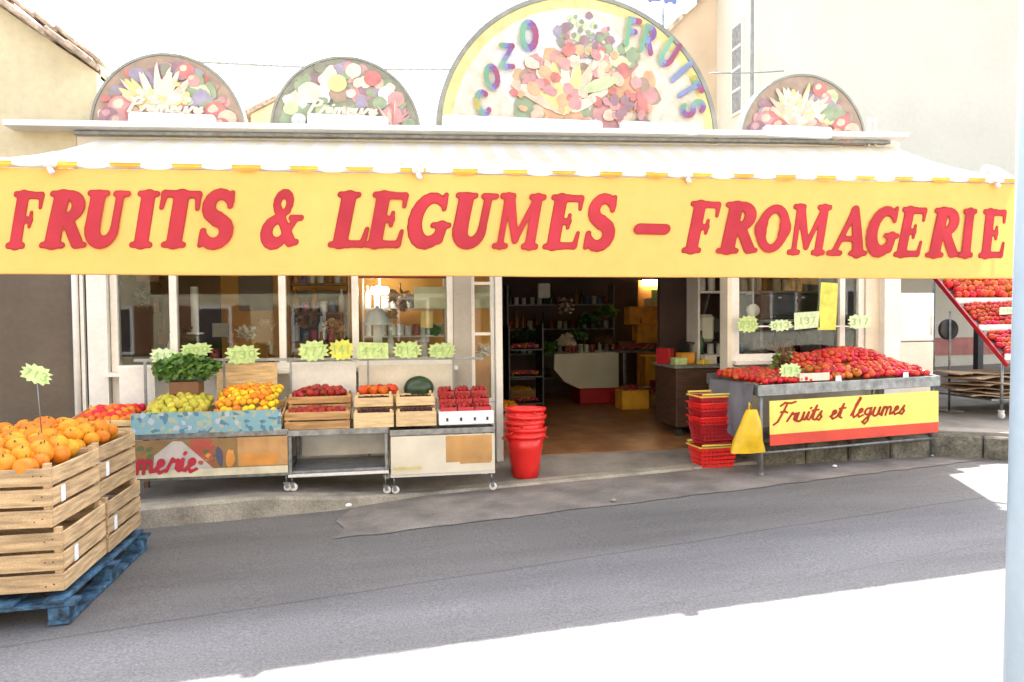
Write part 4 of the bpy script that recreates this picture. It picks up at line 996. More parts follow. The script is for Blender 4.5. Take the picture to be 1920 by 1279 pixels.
# low bench under crate A, left of the cart
tb = thing("small_trestle", "low wooden trestle under the nectarine crate left of the long cart", "trestle", (ax, YC+.3, gz(ax, YC)+.165))
h_ = zc+.02-(gz(ax, YC)+.165)-.03
for s in (-1, 1):
    for e in (-1, 1): MB().box((s*aw_*.4, e*.2, (h_-.03)/2), (.04, .04, h_-.03)).build("leg", m_clay, tb)
MB().box((0, 0, h_-.015), (aw_*.96, .5, .028)).build("top", m_clay, tb)
pile("nectarine", D_nect, "red orange nectarine in the leftmost shallow crate", "nectarine", "nectarines in the left crate", (ax, YC+.31, zc+.05), aw_-.04, .46, .034, top=.05, tilt=.14, seed=2)
pile("pear", D_pear, "small yellow green pear in the crate behind the blue paper", "pear", "pears behind the blue paper", (bx_, YC+.28, zc+.08), bw_-.03, .42, .036, top=.08, tilt=.24, seed=3)
pile("clementine", D_clem, "yellow orange citrus fruit in the crate left of the red apples", "citrus fruit", "yellow citrus on the long cart", (cx_, YC+.31, zc+.09), cw_-.03, .48, .033, top=.09, tilt=.36, seed=5)
# leafy basket
def leaf_heap(name, label, cat, loc, rx, ry, rz_, n, ms, size=.035, seed=1, inner=.5):
    rnd = random.Random(seed); mb = MB()
    for i in range(n):
        a = rnd.uniform(0, 2*math.pi); ph = math.acos(rnd.uniform(-.75, 1)); q = rnd.uniform(inner, 1)
        c = Vector((rx*q*math.sin(ph)*math.cos(a), ry*q*math.sin(ph)*math.sin(a), rz_*q*math.cos(ph)))
        M = Matrix.Translation(c) @ Matrix.Rotation(rnd.uniform(0, 6.28), 4, 'Z') @ Matrix.Rotation(rnd.uniform(-1.2, 1.2), 4, 'X')
        s = size*rnd.uniform(.4, 1.7); pts = [(-s*.5, -s*.3, 0), (0, -s*.6, s*.12), (s*.55, -s*.25, 0), (s*.5, s*.4, s*.15), (0, s*.65, -.1*s), (-s*.55, s*.3, s*.1)]
        mb.add([M @ Vector(p_) for p_ in pts]+[M @ Vector((0, 0, s*.22))], [(0, 1, 6), (1, 2, 6), (2, 3, 6), (3, 4, 6), (4, 5, 6), (5, 0, 6)], rnd.choice(range(len(ms))))
    return mb
p = onY(350, 712, YC+.42)
T = thing("leafy_greens", "bushy bunch of dark green leafy herbs standing behind the pears", "greens", p)
leaf_heap("x", "", "", None, .27, .20, .17, 900, 0, seed=2) if False else None
lh = leaf_heap("leaves", "", "", None, .285, .18, .10, 1100, [0, 1, 2, 0], .04, 3, .35); 
lh.v = [(x, y, z*1.15+.13) for x, y, z in lh.v]
lh.v = [(x, y, (z-.13)*1.0+.10) for x, y, z in lh.v]
lo = lh.build("leaves", [m_leaf, m_leafl, m_leaf, m_leafl], T)
bk = MB(); bk.box((0, 0, .03), (.30, .20, .10), bev=.01); bk.build("box", m_leafd, T)
MB().box((0, 0, -.06), (.24, .20, .118)).build("stand", m_clay, T)

# crates on carts two and three
zB = Z(630, 806, YC)+.002
cD, dx_, dw_ = crate_px("slatted wooden crate heaped with dark red apples left of the small boxes", 533, 656, YC+.03, zB, .26, .155, m_woodd, nsl=2, seed=5)
c0 = crate("second slatted crate of red apples raised behind the front apple crate", (dx_+.0, YC+.03+.26+.15, zB+.12), dw_, .28, .14, 2, m_woodd, seed=6, gap=.012)
box_obj("riser_box", (dx_, YC+.44, zB+.058), (dw_-.03, .26, .112), m_woodd); r_ = bpy.data.objects["riser_box"]; tag(r_, "brown wooden riser box under the rear apple crate", "box")
pile("red_apple", D_red, "dark red apple in the two slatted crates right of the yellow citrus", "apple", "red apples on the open cart", (dx_, YC+.16, zB+.085), dw_-.03, .24, .036, top=.05, seed=6)
pile("red_apple", D_red, "dark red apple in the two slatted crates right of the yellow citrus", "apple", "red apples on the open cart", (dx_, YC+.44, zB+.20), dw_-.03, .26, .036, top=.09, seed=7)
for (pa, pb, nm_, ins) in ((663, 738, "left", 'a'), (743, 818, "right", 'b')):
    side_ = "below the red peppers" if ins == 'a' else "below the watermelon"
    c1, qx, qw = crate_px("pale flat wooden box of cherries, lower one of the pair "+side_, pa, pb, YC+.02, zB, .30, .135, m_wood2, nsl=1, seed=8)
    c2 = crate("pale flat wooden box of cherries, upper one of the pair "+side_, (qx, YC+.02+.17+.12, zB+.165), qw*.98, .30, .085, 1, m_wood2, seed=9)
    q = box_obj("wooden_block", (qx, YC+.02+.17+.14, zB+.075), (qw*.8, .2, .15), m_wood2); tag(q, "wooden block holding up the upper cherry box "+side_, "block")
    pile("cherry", D_cherry, "dark cherry in the four small pale boxes between apples and strawberries", "cherry", "dark cherries in the pale boxes", (qx, YC+.115, zB+.118), qw-.04, .14, .013, top=.018, seed=10, flat=2.0)
    pile("cherry", D_cherry, "dark cherry in the four small pale boxes between apples and strawberries", "cherry", "dark cherries in the pale boxes", (qx, YC+.22, zB+.225), qw-.04, .10, .013, top=.012, seed=11, flat=2.0)
px_ = X(712, 715, YC+.45)
random.seed(4)
bxz = zB+.24
q = box_obj("cardboard_tray", (X(745, 715, YC+.52), YC+.53, zB+.12), (.62, .22, .24), m_wood2); tag(q, "pale wooden tray behind the cherry boxes under the peppers and watermelon", "tray")
for i, (a, yy) in enumerate(((680, .50), (700, .52), (719, .50), (737, .53), (690, .58), (712, .6), (730, .6))):
    o = bpy.data.objects.new("red_pepper", D_pep); COL.objects.link(o); o.location = (X(a, 715, YC+yy), YC+yy, bxz+.045); o.rotation_euler = (random.uniform(-.4, .4), random.uniform(-.4, .4), i); o.scale = (.95, .95, .95)
    tag(o, "orange red pepper beside the watermelon behind the cherry boxes", "pepper", "red peppers behind the cherry boxes")
o = bpy.data.objects.new("watermelon", D_melon); COL.objects.link(o); o.location = (X(785, 715, YC+.54), YC+.54, bxz+.045); tag(o, "single dark green watermelon behind the cherry boxes", "watermelon")
# strawberries over white polystyrene box
zS = zB
a, b_ = X(823, 785, YC+.02), X(926, 785, YC+.02)
pb_ = MB(); d_ = .34; cxs = (a+b_)/2; ws = b_-a
for (c_, s_) in (((0, -d_/2+.012, .06), (ws, .024, .12)), ((0, d_/2-.012, .06), (ws, .024, .12)), ((-ws/2+.012, 0, .06), (.024, d_-.05, .118)), ((ws/2-.012, 0, .06), (.024, d_-.05, .118)), ((0, 0, .012), (ws-.05, d_-.05, .02))): pb_.box(c_, s_, bev=.006)
pbo = pb_.build("polystyrene_box", m_poly, None, (cxs, YC+.02+d_/2, zS)); tag(pbo, "white polystyrene box under the strawberries", "box")
for q_ in (-.35, -.1, .15, .38): MB().box((q_*ws, -d_/2-.001, .05), (.02, .004, .03)).build("vent", m_dark, pbo)
def punnet(loc, w_, d_, h, lab, sd):
    T = thing("punnet", lab, "punnet", loc, 0, "strawberry punnets"); mb = MB()
    t = .004
    for c_, s_ in (((0, -d_/2, h/2), (w_, t, h)), ((0, d_/2, h/2), (w_, t, h)), ((-w_/2, 0, h/2), (t, d_-t, h)), ((w_/2, 0, h/2), (t, d_-t, h)), ((0, 0, .003), (w_-t, d_-t, t))): mb.box(c_, s_)
    mb.build("tub", m_reddark, T); return T
for r0, yy in enumerate((YC+.11, YC+.25, YC+.39)):
    zz_ = zS+.105+r0*.058
    for k in range(3):
        xk = cxs+(k-1)*ws*.315
        row = ("front", "middle", "rear")[r0]; colm = ("left", "central", "right")[k]
        punnet((xk, yy, zz_), ws*.29, .125, .05, f"red strawberry punnet, {colm} one of the {row} row beside the doorway", k)
        pile("strawberry", D_straw, "small red strawberry in the punnets beside the doorway", "strawberry", "strawberries in the punnets", (xk, yy, zz_+.025), ws*.29, .125, .019, top=.028, seed=20+r0*3+k, flat=1.9)
q = box_obj("polystyrene_block", (cxs, YC+.40, zS+.11), (ws*.96, .16, .2), m_poly); tag(q, "white polystyrene block under the rear strawberry punnets", "box")

# price cards along the left window ledge
YR = -.30
cards = [(308, 668, 48, 28, m_cardp, 1), (368, 656, 56, 24, m_card, 1), (455, 665, 62, 34, m_card, 1), (588, 658, 56, 38, m_card, 1), (640, 656, 46, 38, m_cardy, 1), (699, 658, 54, 28, m_card, 0), (764, 656, 56, 32, m_card, 1), (828, 657, 54, 30, m_card, 1)]
desc = ["pale green price card above the left edge of the leafy greens", "spiky green price card rising behind the leafy greens", "wide yellow green price card between the greens and the window mullion", "large spiky green price card, first right of the middle mullion", "yellow green price card in front of the third mullion", "flat green rectangular price card right of the third mullion", "green price card second from the right on the ledge rail", "green price card at the right end of the left ledge rail"]
for (px, py, w_, h, m_, sp), de in zip(cards, desc):
    p = onY(px, py, YR); sc = (p-Vector(C)).length/F
    card(de, p, w_*sc*1.06, h*sc*1.1, m_, spiky=bool(sp), seed=px, ry=R(random.uniform(-4, 4)), group="price cards on the left rail")
rl = MB(); A = onY(250, 676, YR); B_ = onY(905, 672, YR)
rl.bar((A.x, YR+.02, A.z), (B_.x, YR+.02, B_.z), .02, .025); 
for px in (272, 420, 545, 690, 850):
    x = X(px, 690, YR+.02); rl.bar((x, YR+.02, gz(x, YR)+.1), (x, YR+.02, A.z+(B_.z-A.z)*(x-A.x)/(B_.x-A.x)-.014), .02, .02)
tag(rl.build("card_rail", m_greymetal), "thin grey rail carrying the green price cards in front of the left window", "rail")
# pale upstand boxes behind the crates
for (pa, pb, py0, py1, lab, m_) in ((222, 290, 690, 745, "pale grey panel leaning under the leftmost window", m_white), (405, 520, 682, 735, "cream wooden board leaning behind the yellow citrus", m_wood2), (545, 668, 684, 722, "white board leaning behind the rear apple crate", m_white), (672, 850, 686, 740, "white board leaning behind the peppers and watermelon", m_cream)):
    a, b_ = onY(pa, py0, -.22), onY(pb, py1, -.22); q = MB().box(((a.x+b_.x)/2, 0, (a.z+.25)/2+.0), (b_.x-a.x, .02, a.z-.25), bev=.003).build("leaning_board", m_, None, (0, -.20, 0.0)); tag(q, lab, "board")

# ------------------------------------------------------------------ doorway: nested red tubs
p = onG(985, 893, .03); bz = gz(p.x, p.y)+.032
sc = 1350/ (p-Vector(C)).length
def tub(r0, r1, h, m_, label, loc, th=.006):
    T = thing("red_tub", label, "tub", loc, 0, "nested red tubs in the doorway"); b = MB()
    b.lathe([(0, .004), (r0, 0), (r0+(r1-r0)*.33, h*.33), (r0+(r1-r0)*.36, h*.34), (r0+(r1-r0)*.66, h*.64), (r0+(r1-r0)*.69, h*.65), (r1, h-.03), (r1-th, h-.03), (r0-th, .012), (0, .012)], n=28)
    b.build("body", m_, T)
    b = MB(); b.lathe([(r1-.001, h-.034), (r1+.016, h-.032), (r1+.018, h-.004), (r1+.01, h), (r1-.006, h), (r1-.007, h-.03)], n=28); b.build("rim", m_, T)
    for s in (-1, 1):
        g_ = MB(); g_.tube([(s*(r1+.012), -.045, h-.03), (s*(r1+.035), -.03, h-.05), (s*(r1+.038), .03, h-.05), (s*(r1+.012), .045, h-.03)], .007, 7); g_.build("handle", m_, T)
    return T
labs = ["lowest red tub, standing on the ground by the left door jamb and holding the others", "second red tub up, nested with only its rim showing", "third red tub up in the nested stack by the doorway", "fourth red tub up in the nested stack by the doorway", "topmost red tub of the nested stack by the doorway"]
for i in range(5):
    t_ = tub(.128, .183, .42, m_red, labs[i], (p.x+.004*math.sin(i*2), p.y, bz+i*.062)); t_.rotation_euler = (R([0, .6, -.8, 1.2, 2][i]), R([0, .8, .5, -1, 2.2][i]), i*.5)

# ------------------------------------------------------------------ stack of shopping baskets at the right side of the doorway
def basket(label, loc, m_, rz, handle):
    T = thing("shopping_basket", label, "basket", loc, rz, "stacked shopping baskets")
    a, b_, a1, b1, h = .165, .115, .205, .145, .21; mb = MB(); t = .005
    for k in range(5):   # bands with gaps
        z0, z1 = .0+k*.040, .0+k*.040+.027
        if k == 4: z1 = h
        f0, f1 = z0/h, z1/h; P0 = (a+(a1-a)*f0, b_+(b1-b_)*f0); P1 = (a+(a1-a)*f1, b_+(b1-b_)*f1)
        o = [(-P0[0], -P0[1], z0), (P0[0], -P0[1], z0), (P0[0], P0[1], z0), (-P0[0], P0[1], z0)]; u = [(-P1[0], -P1[1], z1), (P1[0], -P1[1], z1), (P1[0], P1[1], z1), (-P1[0], P1[1], z1)]
        sh = lambda q: [(x-math.copysign(t, x), y-math.copysign(t, y), z) for x, y, z in q]
        v = o+u+sh(o)+sh(u); fs = []
        for i in range(4): j = (i+1) % 4; fs += [(i, j, 4+j, 4+i), (8+i, 12+i, 12+j, 8+j), (4+i, 4+j, 12+j, 12+i), (i, 8+i, 8+j, j)]
        mb.add(v, fs)
    for i in range(9):
        x = -.15+.0375*i
        for s in (-1, 1): mb.bar((x, s*(b_-.003), 0), (x*1.22, s*(b1-.003), h-.02), .010, .004)
    for i in range(6):
        y = -.1+.04*i
        for s in (-1, 1): mb.bar((s*(a-.003), y, 0), (s*(a1-.003), y*1.22, h-.02), .004, .010)
    mb.box((0, 0, .004), (2*a-.012, 2*b_-.012, .006)); mb.build("body", m_, T)
    r = MB()
    for s in (-1, 1): r.box((0, s*(b1+.004), h-.006), (2*a1+.03, .016, .016), bev=.004); r.box((s*(a1+.004), 0, h-.006), (.016, 2*b1-.004, .015), bev=.004)
    r.build("rim", m_yelp if handle else m_, T)
    if handle:
        for s in (-1, 1):
            g_ = MB(); g_.tube([(-a1+.02, s*(b1+.006), h+.004), (-a1+.005, s*(b1+.02), h+.02), (a1-.005, s*(b1+.02), h+.02), (a1-.02, s*(b1+.006), h+.004)], .010, 8); g_.build("handle", m_yelp, T)
    return T
p = onG(1336, 872, .01); bz = gz(p.x, p.y)+.012
seq = [(.0, 1, m_red), (.225, 0, m_reddark), (.295, 0, m_red), (.365, 0, m_reddark), (.435, 0, m_red), (.505, 1, m_reddark)]
for i, (dz, hd, m_) in enumerate(seq):
    ords = ("bottom", "second", "third", "fourth", "fifth", "top")[i]
    basket(f"red shopping basket, {ords} one of the stack beside the doorway" + (", with yellow handles" if hd else ""), (p.x+.006*(i % 2), p.y, bz+dz), m_, R(2+(i*3 % 5)), hd)

# ------------------------------------------------------------------ right stand with the banner
sL = onG(1430, 893); sR = onG(1751, 858); sL.z = gz(sL.x, sL.y); ang = math.atan2(sR.y-sL.y, sR.x-sL.x); SL = math.hypot(sR.x-sL.x, sR.y-sL.y)
zT = onY(1430, 722, sL.y).z-sL.z; zT2 = 0.0; 
tl = math.atan2(gz(sR.x, sR.y)-gz(sL.x, sL.y), SL)*.5
T = thing("produce_stand", "steel produce stand with a yellow and red handwritten banner on the right", "produce stand", sL, ang)
T.rotation_euler = (0, -tl, ang)
SD = .85; H_ = zT
fz_ = lambda py: onY(1430, py, sL.y).z-sL.z
tr = MB(); rh = fz_(722)-fz_(743)
tr.box((SL/2, -.01, H_-rh/2), (SL+.12, .03, rh), bev=.005); tr.box((SL/2, SD, H_-rh/2+.05), (SL+.12, .03, rh)); 
for s in (-.045, SL+.045): tr.box((s, SD/2, H_-rh/2+.01), (.03, SD-.05, rh-.01))
tr.box((SL/2, SD/2, H_-rh+.01), (SL+.05, SD-.04, .012)); tr.build("tray", m_steel, T)
for x, y in ((0, 0.02), (SL, .02), (.0, SD-.03), (SL, SD-.03)):
    wx_, wy_ = sL.x+x*math.cos(ang)-y*math.sin(ang), sL.y+x*math.sin(ang)+y*math.cos(ang)
    g0 = (rp(wx_, wy_) if y > .3 else gz(wx_, wy_))-sL.z-math.tan(tl)*x
    l_ = MB(); l_.tube([(x, y, g0+.014), (x, y, H_-rh)], .017, 10); l_.tube([(x, y, g0+.002), (x, y, g0+.03)], [.024, .02], 10); l_.build("leg", m_greymetal if x == 0 else m_steel, T)
zbar = fz_(850)
br = MB(); br.tube([(0, .02, zbar), (SL, .02, zbar)], .014, 8); br.tube([(0, SD-.03, zbar), (SL, SD-.03, zbar)], .014, 8); br.build("lower_rail", m_steel, T)
z0b, z1b, zr = fz_(836), fz_(752), fz_(815)
def stx(px, py): 
    # where along the stand's front a sight line meets it
    n = Vector((-math.sin(ang), math.cos(ang), 0)); r = rayd(px, py); t = (sL-Vector(C)).dot(n)/r.dot(n); q = Vector(C)+r*t-sL
    return q.x*math.cos(ang)+q.y*math.sin(ang)
xb0, xb1 = stx(1440, 800), SL+.02
bnw = MB(); bnw.box(((xb0+xb1)/2, -.032, (z1b+zr)/2), (xb1-xb0, .008, z1b-zr), 0); bnw.box(((xb0+xb1)/2, -.032, (z0b+zr)/2), (xb1-xb0, .008, zr-z0b-.002), 1)
m_by = mat("banner_yellow", (.84, .66, .14), .5, noise=(4, .08)); m_br = mat("banner_red", (.66, .06, .03), .5, noise=(4, .12))
bo = bnw.build("banner", [m_by, m_br], T); bo["label"] = "yellow banner with a red lower stripe and handwritten words"
hh = (z1b-zr)*.26
handwriting("lettering", "Fruits et legumes", xb0+.04, zr+(z1b-zr)*.34, hh, m_ltre, bo, -.0385, r=.11, sx=1.40, slant=.28)
def stand_pt(x, y, z): return T.matrix_basis @ Vector((x, y, z))
zf = H_-.02
def spile(name, D, lab, cat, grp, x, y, w_, d_, r, top, seed, tilt=.0, z=None, **k):
    q = stand_pt(x, y, zf if z is None else z); pile(name, D, lab, cat, grp, q, w_, d_, r, top=top, seed=seed, rz=ang, tilt=tilt, **k)
spile("large_tomato", D_tomb, "ribbed orange red tomato in the middle of the banner stand", "tomato", "large tomatoes on the banner stand", SL*.50, .26, SL*.24, .44, .046, .05, 31, .14)
spile("plum_tomato", D_plumt, "long red tomato heaped at the right half of the banner stand", "tomato", "long tomatoes on the banner stand", SL*.80, .22, SL*.40, .38, .034, .05, 32, .25)
spile("plum_tomato", D_plumt, "long red tomato heaped at the right half of the banner stand", "tomato", "long tomatoes on the banner stand", SL*.74, .60, SL*.42, .40, .034, .09, 33, .18, z=zf+.11)
spile("tomato", D_tom, "round red tomato heaped behind the middle of the banner stand", "tomato", "round tomatoes on the banner stand", SL*.46, .62, SL*.26, .36, .036, .08, 34, .2, z=zf+.08)
spile("small_tomato", D_tom, "small orange red tomato at the left end of the banner stand", "tomato", "small tomatoes at the left end of the banner stand", SL*.17, .20, SL*.30, .34, .031, .02, 35, .05, z=zf+.01)
spile("small_tomato", D_tom, "small orange red tomato at the left end of the banner stand", "tomato", "small tomatoes at the left end of the banner stand", SL*.15, .58, SL*.34, .40, .031, .03, 36, .05, z=zf+.03)
for i, (x, y, w_, d_, hh_, lab) in enumerate(((SL*.46, .62, SL*.27, .40, .08, "dark shallow crate under the round tomatoes at the back of the stand"), (SL*.74, .62, SL*.44, .40, .10, "dark shallow crate under the long tomatoes at the back of the stand"))):
    q = stand_pt(x, y, H_-rh+.02); crate(lab, q, w_, d_, hh_+rh-.0, 2, m_woodd, rz=ang, seed=40+i)
q = stand_pt(stx(1533, 700), .03, H_+.003); wb = MB(); wb.box((0, 0, .045), (.34, .012, .075), bev=.002); wb.box((0, .07, .012), (.33, .13, .006)); wb.box((-.17, .07, .04), (.006, .13, .06))
tag(wb.build("white_tray", m_cream, None, q, ang), "small cream white tray edge at the front of the banner stand", "tray")
q = stand_pt(stx(1490, 692), .05, H_+.12); card("bright green star price card at the left of the banner stand", q, .27, .155, m_card, rz=ang, seed=77, stick=(0, .05, -.16))
for px in (1574, 1700):
    q = stand_pt(stx(px, 715), -.0, H_+.02); card("small white folded price ticket on the stand's front edge " + ("below the large tomatoes" if px < 1600 else "below the long tomatoes"), q, .07, .06, m_poly, rz=ang, spiky=False, digits=False, seed=px)
# dried stems / garlic bunch rising behind
q = stand_pt(SL*.35, .62, H_+.1); T4 = thing("herb_bunch", "brown and green bunch of dried stems standing behind the small tomatoes", "herbs", q)
hbm = MB(); rn = random.Random(8)
for i in range(40):
    a = rn.uniform(0, 6.28); L_ = rn.uniform(.12, .26); e = (math.cos(a)*L_*.6, math.sin(a)*L_*.4, L_); hbm.tube([(math.cos(a)*.04, math.sin(a)*.04, 0), (e[0]*.6, e[1]*.6, e[2]*.6), e], [.006, .004, .002], 4)
hbm.build("stems", m_clay, T4); leaf_heap("l", "", "", None, .16, .12, .2, 160, [0, 1], .03, 6, .5).build("leaves", [m_leafl, m_clay], T4)
# grey cloth and yellow bag at the stand's left end
cl = MB(); nx, ny = 16, 14; P = []
for i in range(nx+1):
    for j in range(ny+1):
        u, v = i/nx, j/ny; y = .02+u*(SD-.1); z = H_+.0-v*(.52+.06*math.sin(u*6)); x = -.075-.03*math.sin(v*2.5)-.022*math.sin(u*19+v*2)*v; P.append((x, y, z))
cl.add(P, [(i*(ny+1)+j, (i+1)*(ny+1)+j, (i+1)*(ny+1)+j+1, i*(ny+1)+j+1) for i in range(nx) for j in range(ny)], 0, True)
q = cl.build("draped_cloth", m_tarp, None, T.location); q.rotation_euler = T.rotation_euler; tag(q, "dark grey cloth draped over the left end of the banner stand", "cloth")
a = onY(1404, 768, sL.y-.06); bt = onY(1410, 842, sL.y-.06)
bg_ = MB(); n = 18; hB = a.z-bt.z+.03; prof = []
for k in range(9):
    t = k/8; wd = .05+.125*t**.8; dp = .03+.045*math.sin(math.pi*min(1, t*1.1)*.8)
    for i in range(n):
        an = 2*math.pi*i/n; w2 = wd*(1+.06*math.sin(3*an+k)); prof.append((.03+(-.045*t)+w2*math.cos(an), dp*math.sin(an)*(1+.1*math.sin(5*an+k*2)), -t*hB))
bg_.add(prof, [(k*n+i, k*n+(i+1) % n, (k+1)*n+(i+1) % n, (k+1)*n+i) for k in range(8) for i in range(n)], 0, True)
bg_.add(prof[-n:], [tuple(range(n))])
Tb = thing("yellow_bag", "yellow plastic bag hanging from the left end of the banner stand", "bag", (a.x+.0, a.y, a.z+.0)); bg_.build("bag", m_bag, Tb)
MB().tube([(.0, 0, -.01), (.02, .03, .06), (.06, .05, .0)], .007, 6).build("handle", m_bag, Tb)

# ------------------------------------------------------------------ right window cards and things on its rail
YR2 = -.12
for (px, py, w_, h, m_, sp, de) in ((1402, 608, 42, 32, m_card, 1, "green star price card at the left end of the right window rail"), (1464, 610, 46, 22, m_cardp, 1, "small pale green price card in the middle of the right window"), (1513, 601, 46, 28, m_cardp, 0, "pale green rectangular price card left of the tall yellow card"), (1553, 575, 32, 78, m_cardy, 0, "tall yellow green notice hanging in the right window"), (1612, 603, 46, 26, m_cardp, 1, "mint green star price card at the right end of the right window rail")):
    p = onY(px, py, YR2); sc = (p-Vector(C)).length/F; card(de, p, w_*sc*1.05, h*sc*1.05, m_, spiky=bool(sp), seed=px, digits=(h < 60), ry=R(random.uniform(-4, 4)))
rl = MB(); A = onY(1392, 612, YR2+.02); B_ = onY(1632, 612, YR2+.02); rl.bar(A, B_, .012, .014); rl.bar(A, (A.x, -.01, A.z), .012, .012); rl.bar(B_, (B_.x, -.01, B_.z), .012, .012)
tag(rl.build("window_rail", m_white), "thin white rail holding price cards across the right window", "rail")

# ------------------------------------------------------------------ right end: fridge, fan, slanted rack
fx0, fx1 = X(1690, 620, -.1), X(1755, 620, -.1); ftop = Z(1720, 549, -.1)
fr_ = thing("white_fridge", "tall white fridge standing right of the shop's last window", "fridge", ((fx0+fx1)/2, .2, rp((fx0+fx1)/2, .2)))
Hf = ftop-fr_.location.z; wf = fx1-fx0
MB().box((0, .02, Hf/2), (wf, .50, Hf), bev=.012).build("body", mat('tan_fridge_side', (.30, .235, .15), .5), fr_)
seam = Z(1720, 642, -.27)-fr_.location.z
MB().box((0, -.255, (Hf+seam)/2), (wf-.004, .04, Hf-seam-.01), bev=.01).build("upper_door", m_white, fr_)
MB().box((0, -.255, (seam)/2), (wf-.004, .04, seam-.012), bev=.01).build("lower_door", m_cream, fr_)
MB().box((wf/2-.04, -.285, seam+.18), (.015, .02, .22), bev=.004).build("handle", m_grey, fr_)
fx = onY(1778, 618, .35); Tf = thing("round_scale", "round dark dial on a thin grey stand right of the fridge", "scale", (fx.x, .35, rp(fx.x, .35)))
hz = fx.z-Tf.location.z
d1 = MB(); d1.lathe([(0, -.03), (.115, -.03), (.125, -.02), (.125, .02), (.115, .03), (0, .03)], n=28); d1.v = [(x, z, y+hz) for x, y, z in d1.v]; d1.build("dial", m_dark, Tf)
MB().tube([(-.02, -.05, 0.01), (-.02, -.05, hz+.22)], .013, 8).build("stand", m_steel, Tf); MB().box((-.02, -.05, .008), (.22, .22, .014), bev=.003).build("foot", m_steel, Tf)
# slanted rack
P1 = onY(1757, 528, .62); P2 = onY(1880, 682, -.45)
rx_ = (P1.x+P2.x)/2; Tr = thing("slanted_rack", "slanted steel display rack of red vegetables at the right edge", "display rack", (rx_, .1, rp(rx_, .1)))
zb0 = Tr.location.z; y1, z1_, y2, z2_ = .62-.1, P1.z-zb0, -.45-.1, P2.z-zb0; RW = 1.6
for i, xs_ in enumerate((0, RW)):
    sp_ = MB(); sp_.bar((xs_, y1+.15, z1_+.20), (xs_, y2-.02, z2_-.02), .025, .05); sp_.build("side_rail", m_reddark if i == 0 else m_steel, Tr)
    for yy, zz_ in ((y2+.05, z2_), (y1, z1_)):
        MB().tube([(xs_, yy, .11), (xs_, yy, zz_)], .016, 8).build("leg", m_steel, Tr)
        w3 = MB(); w3.lathe([(0, -.014), (.038, -.014), (.042, 0), (.038, .014), (0, .014)], n=16); w3.v = [(z, y, x+.043) for x, y, z in w3.v]; w3.box((0, 0, .09), (.04, .05, .02)); w3.build("caster", m_grey, Tr, (xs_, yy, .0))
MB().box((RW/2, (y1+y2)/2+.1, .20), (RW, .9, .02)).build("lower_shelf", m_steel, Tr)
for k in range(3):
    t = k/3; yy0 = y1+(y2-y1)*t; zz0 = z1_+(z2_-z1_)*t; yy1 = y1+(y2-y1)*(t+.31); zz1 = z1_+(z2_-z1_)*(t+.31)
    MB().slab([(.03, yy0, zz0), (RW, yy0, zz0), (RW, yy1, zz1+.04), (.03, yy1, zz1+.04)], .015).build("tray", m_steel, Tr)
    MB().box((RW/2, yy1-.01, zz1+.05), (RW, .02, .07), bev=.004).build("tray_edge", m_white, Tr)
names = (("red_pepper", D_pep, "pepper", .05), ("carrot_tomato", D_tomb, "tomato", .046), ("plum_tomato", D_plumt, "tomato", .034))
for k in range(3):
    t = k/3+.155; yy = .1+y1+(y2-y1)*t; zz0 = zb0+z1_+(z2_-z1_)*(k/3+.31)
    nm_, D_, ct, rr = (("red_pepper", D_pep, "pepper", .05), ("tomato", D_tom, "tomato", .036), ("plum_tomato", D_plumt, "tomato", .034))[k]
    lab = ("orange red pepper on the top tray of the slanted rack", "red tomato on the middle tray of the slanted rack", "long red tomato on the lowest tray of the slanted rack")[k]
    pile(nm_, D_, lab, ct, ("peppers", "round tomatoes", "long tomatoes")[k]+" on the slanted rack", (rx_+.81, yy, zz0+.03), 1.54, .36, rr, top=.03, tilt=.88*(z1_-z2_)/(y1-y2), seed=50+k)
pa = onY(1888, 583, -.05); card("pale mint price card on the tray edge of the slanted rack", pa, .2, .09, m_cardp, spiky=False, seed=3)
# flattened cardboard on the rack's lower shelf
rn = random.Random(12)
for i in range(7):
    o = MB(); w_, d_ = rn.uniform(.75, .95), rn.uniform(.45, .6); nx = 8; vs = []
    for a_ in range(nx+1):
        for b_ in (0, 1): x = -w_/2+w_*a_/nx; vs.append((x, -d_/2+d_*b_, .012*math.sin(a_*1.3+i*2+b_)))
    fs = [(2*a_, 2*a_+2, 2*a_+3, 2*a_+1) for a_ in range(nx)]; vs2 = [(x, y, z+.014) for x, y, z in vs]; n0 = len(vs)
    o.add(vs+vs2, fs+[(n0+2*a_, n0+2*a_+1, n0+2*a_+3, n0+2*a_+2) for a_ in range(nx)]+[(2*a_, n0+2*a_, n0+2*a_+2, 2*a_+2) for a_ in range(nx)]+[(2*a_+1, 2*a_+3, n0+2*a_+3, n0+2*a_+1) for a_ in range(nx)]+[(0, 1, n0+1, n0), (2*nx, n0+2*nx, n0+2*nx+1, 2*nx+1)])
    q = o.build("cardboard_sheet", m_cardboard, None, (rx_+.22+rn.uniform(-.14, .14), -.02+rn.uniform(-.08, .08), zb0+.235+i*.042), rn.uniform(-.3, .3))
    q.rotation_euler.x = rn.uniform(-.05, .05)
    tag(q, "flattened brown cardboard sheet piled on the low shelf of the slanted rack", "cardboard", "cardboard under the slanted rack")

# ================================================================== INSIDE THE SHOP
fl = FZ
def at(px, py, Y): return onY(px, py, Y)
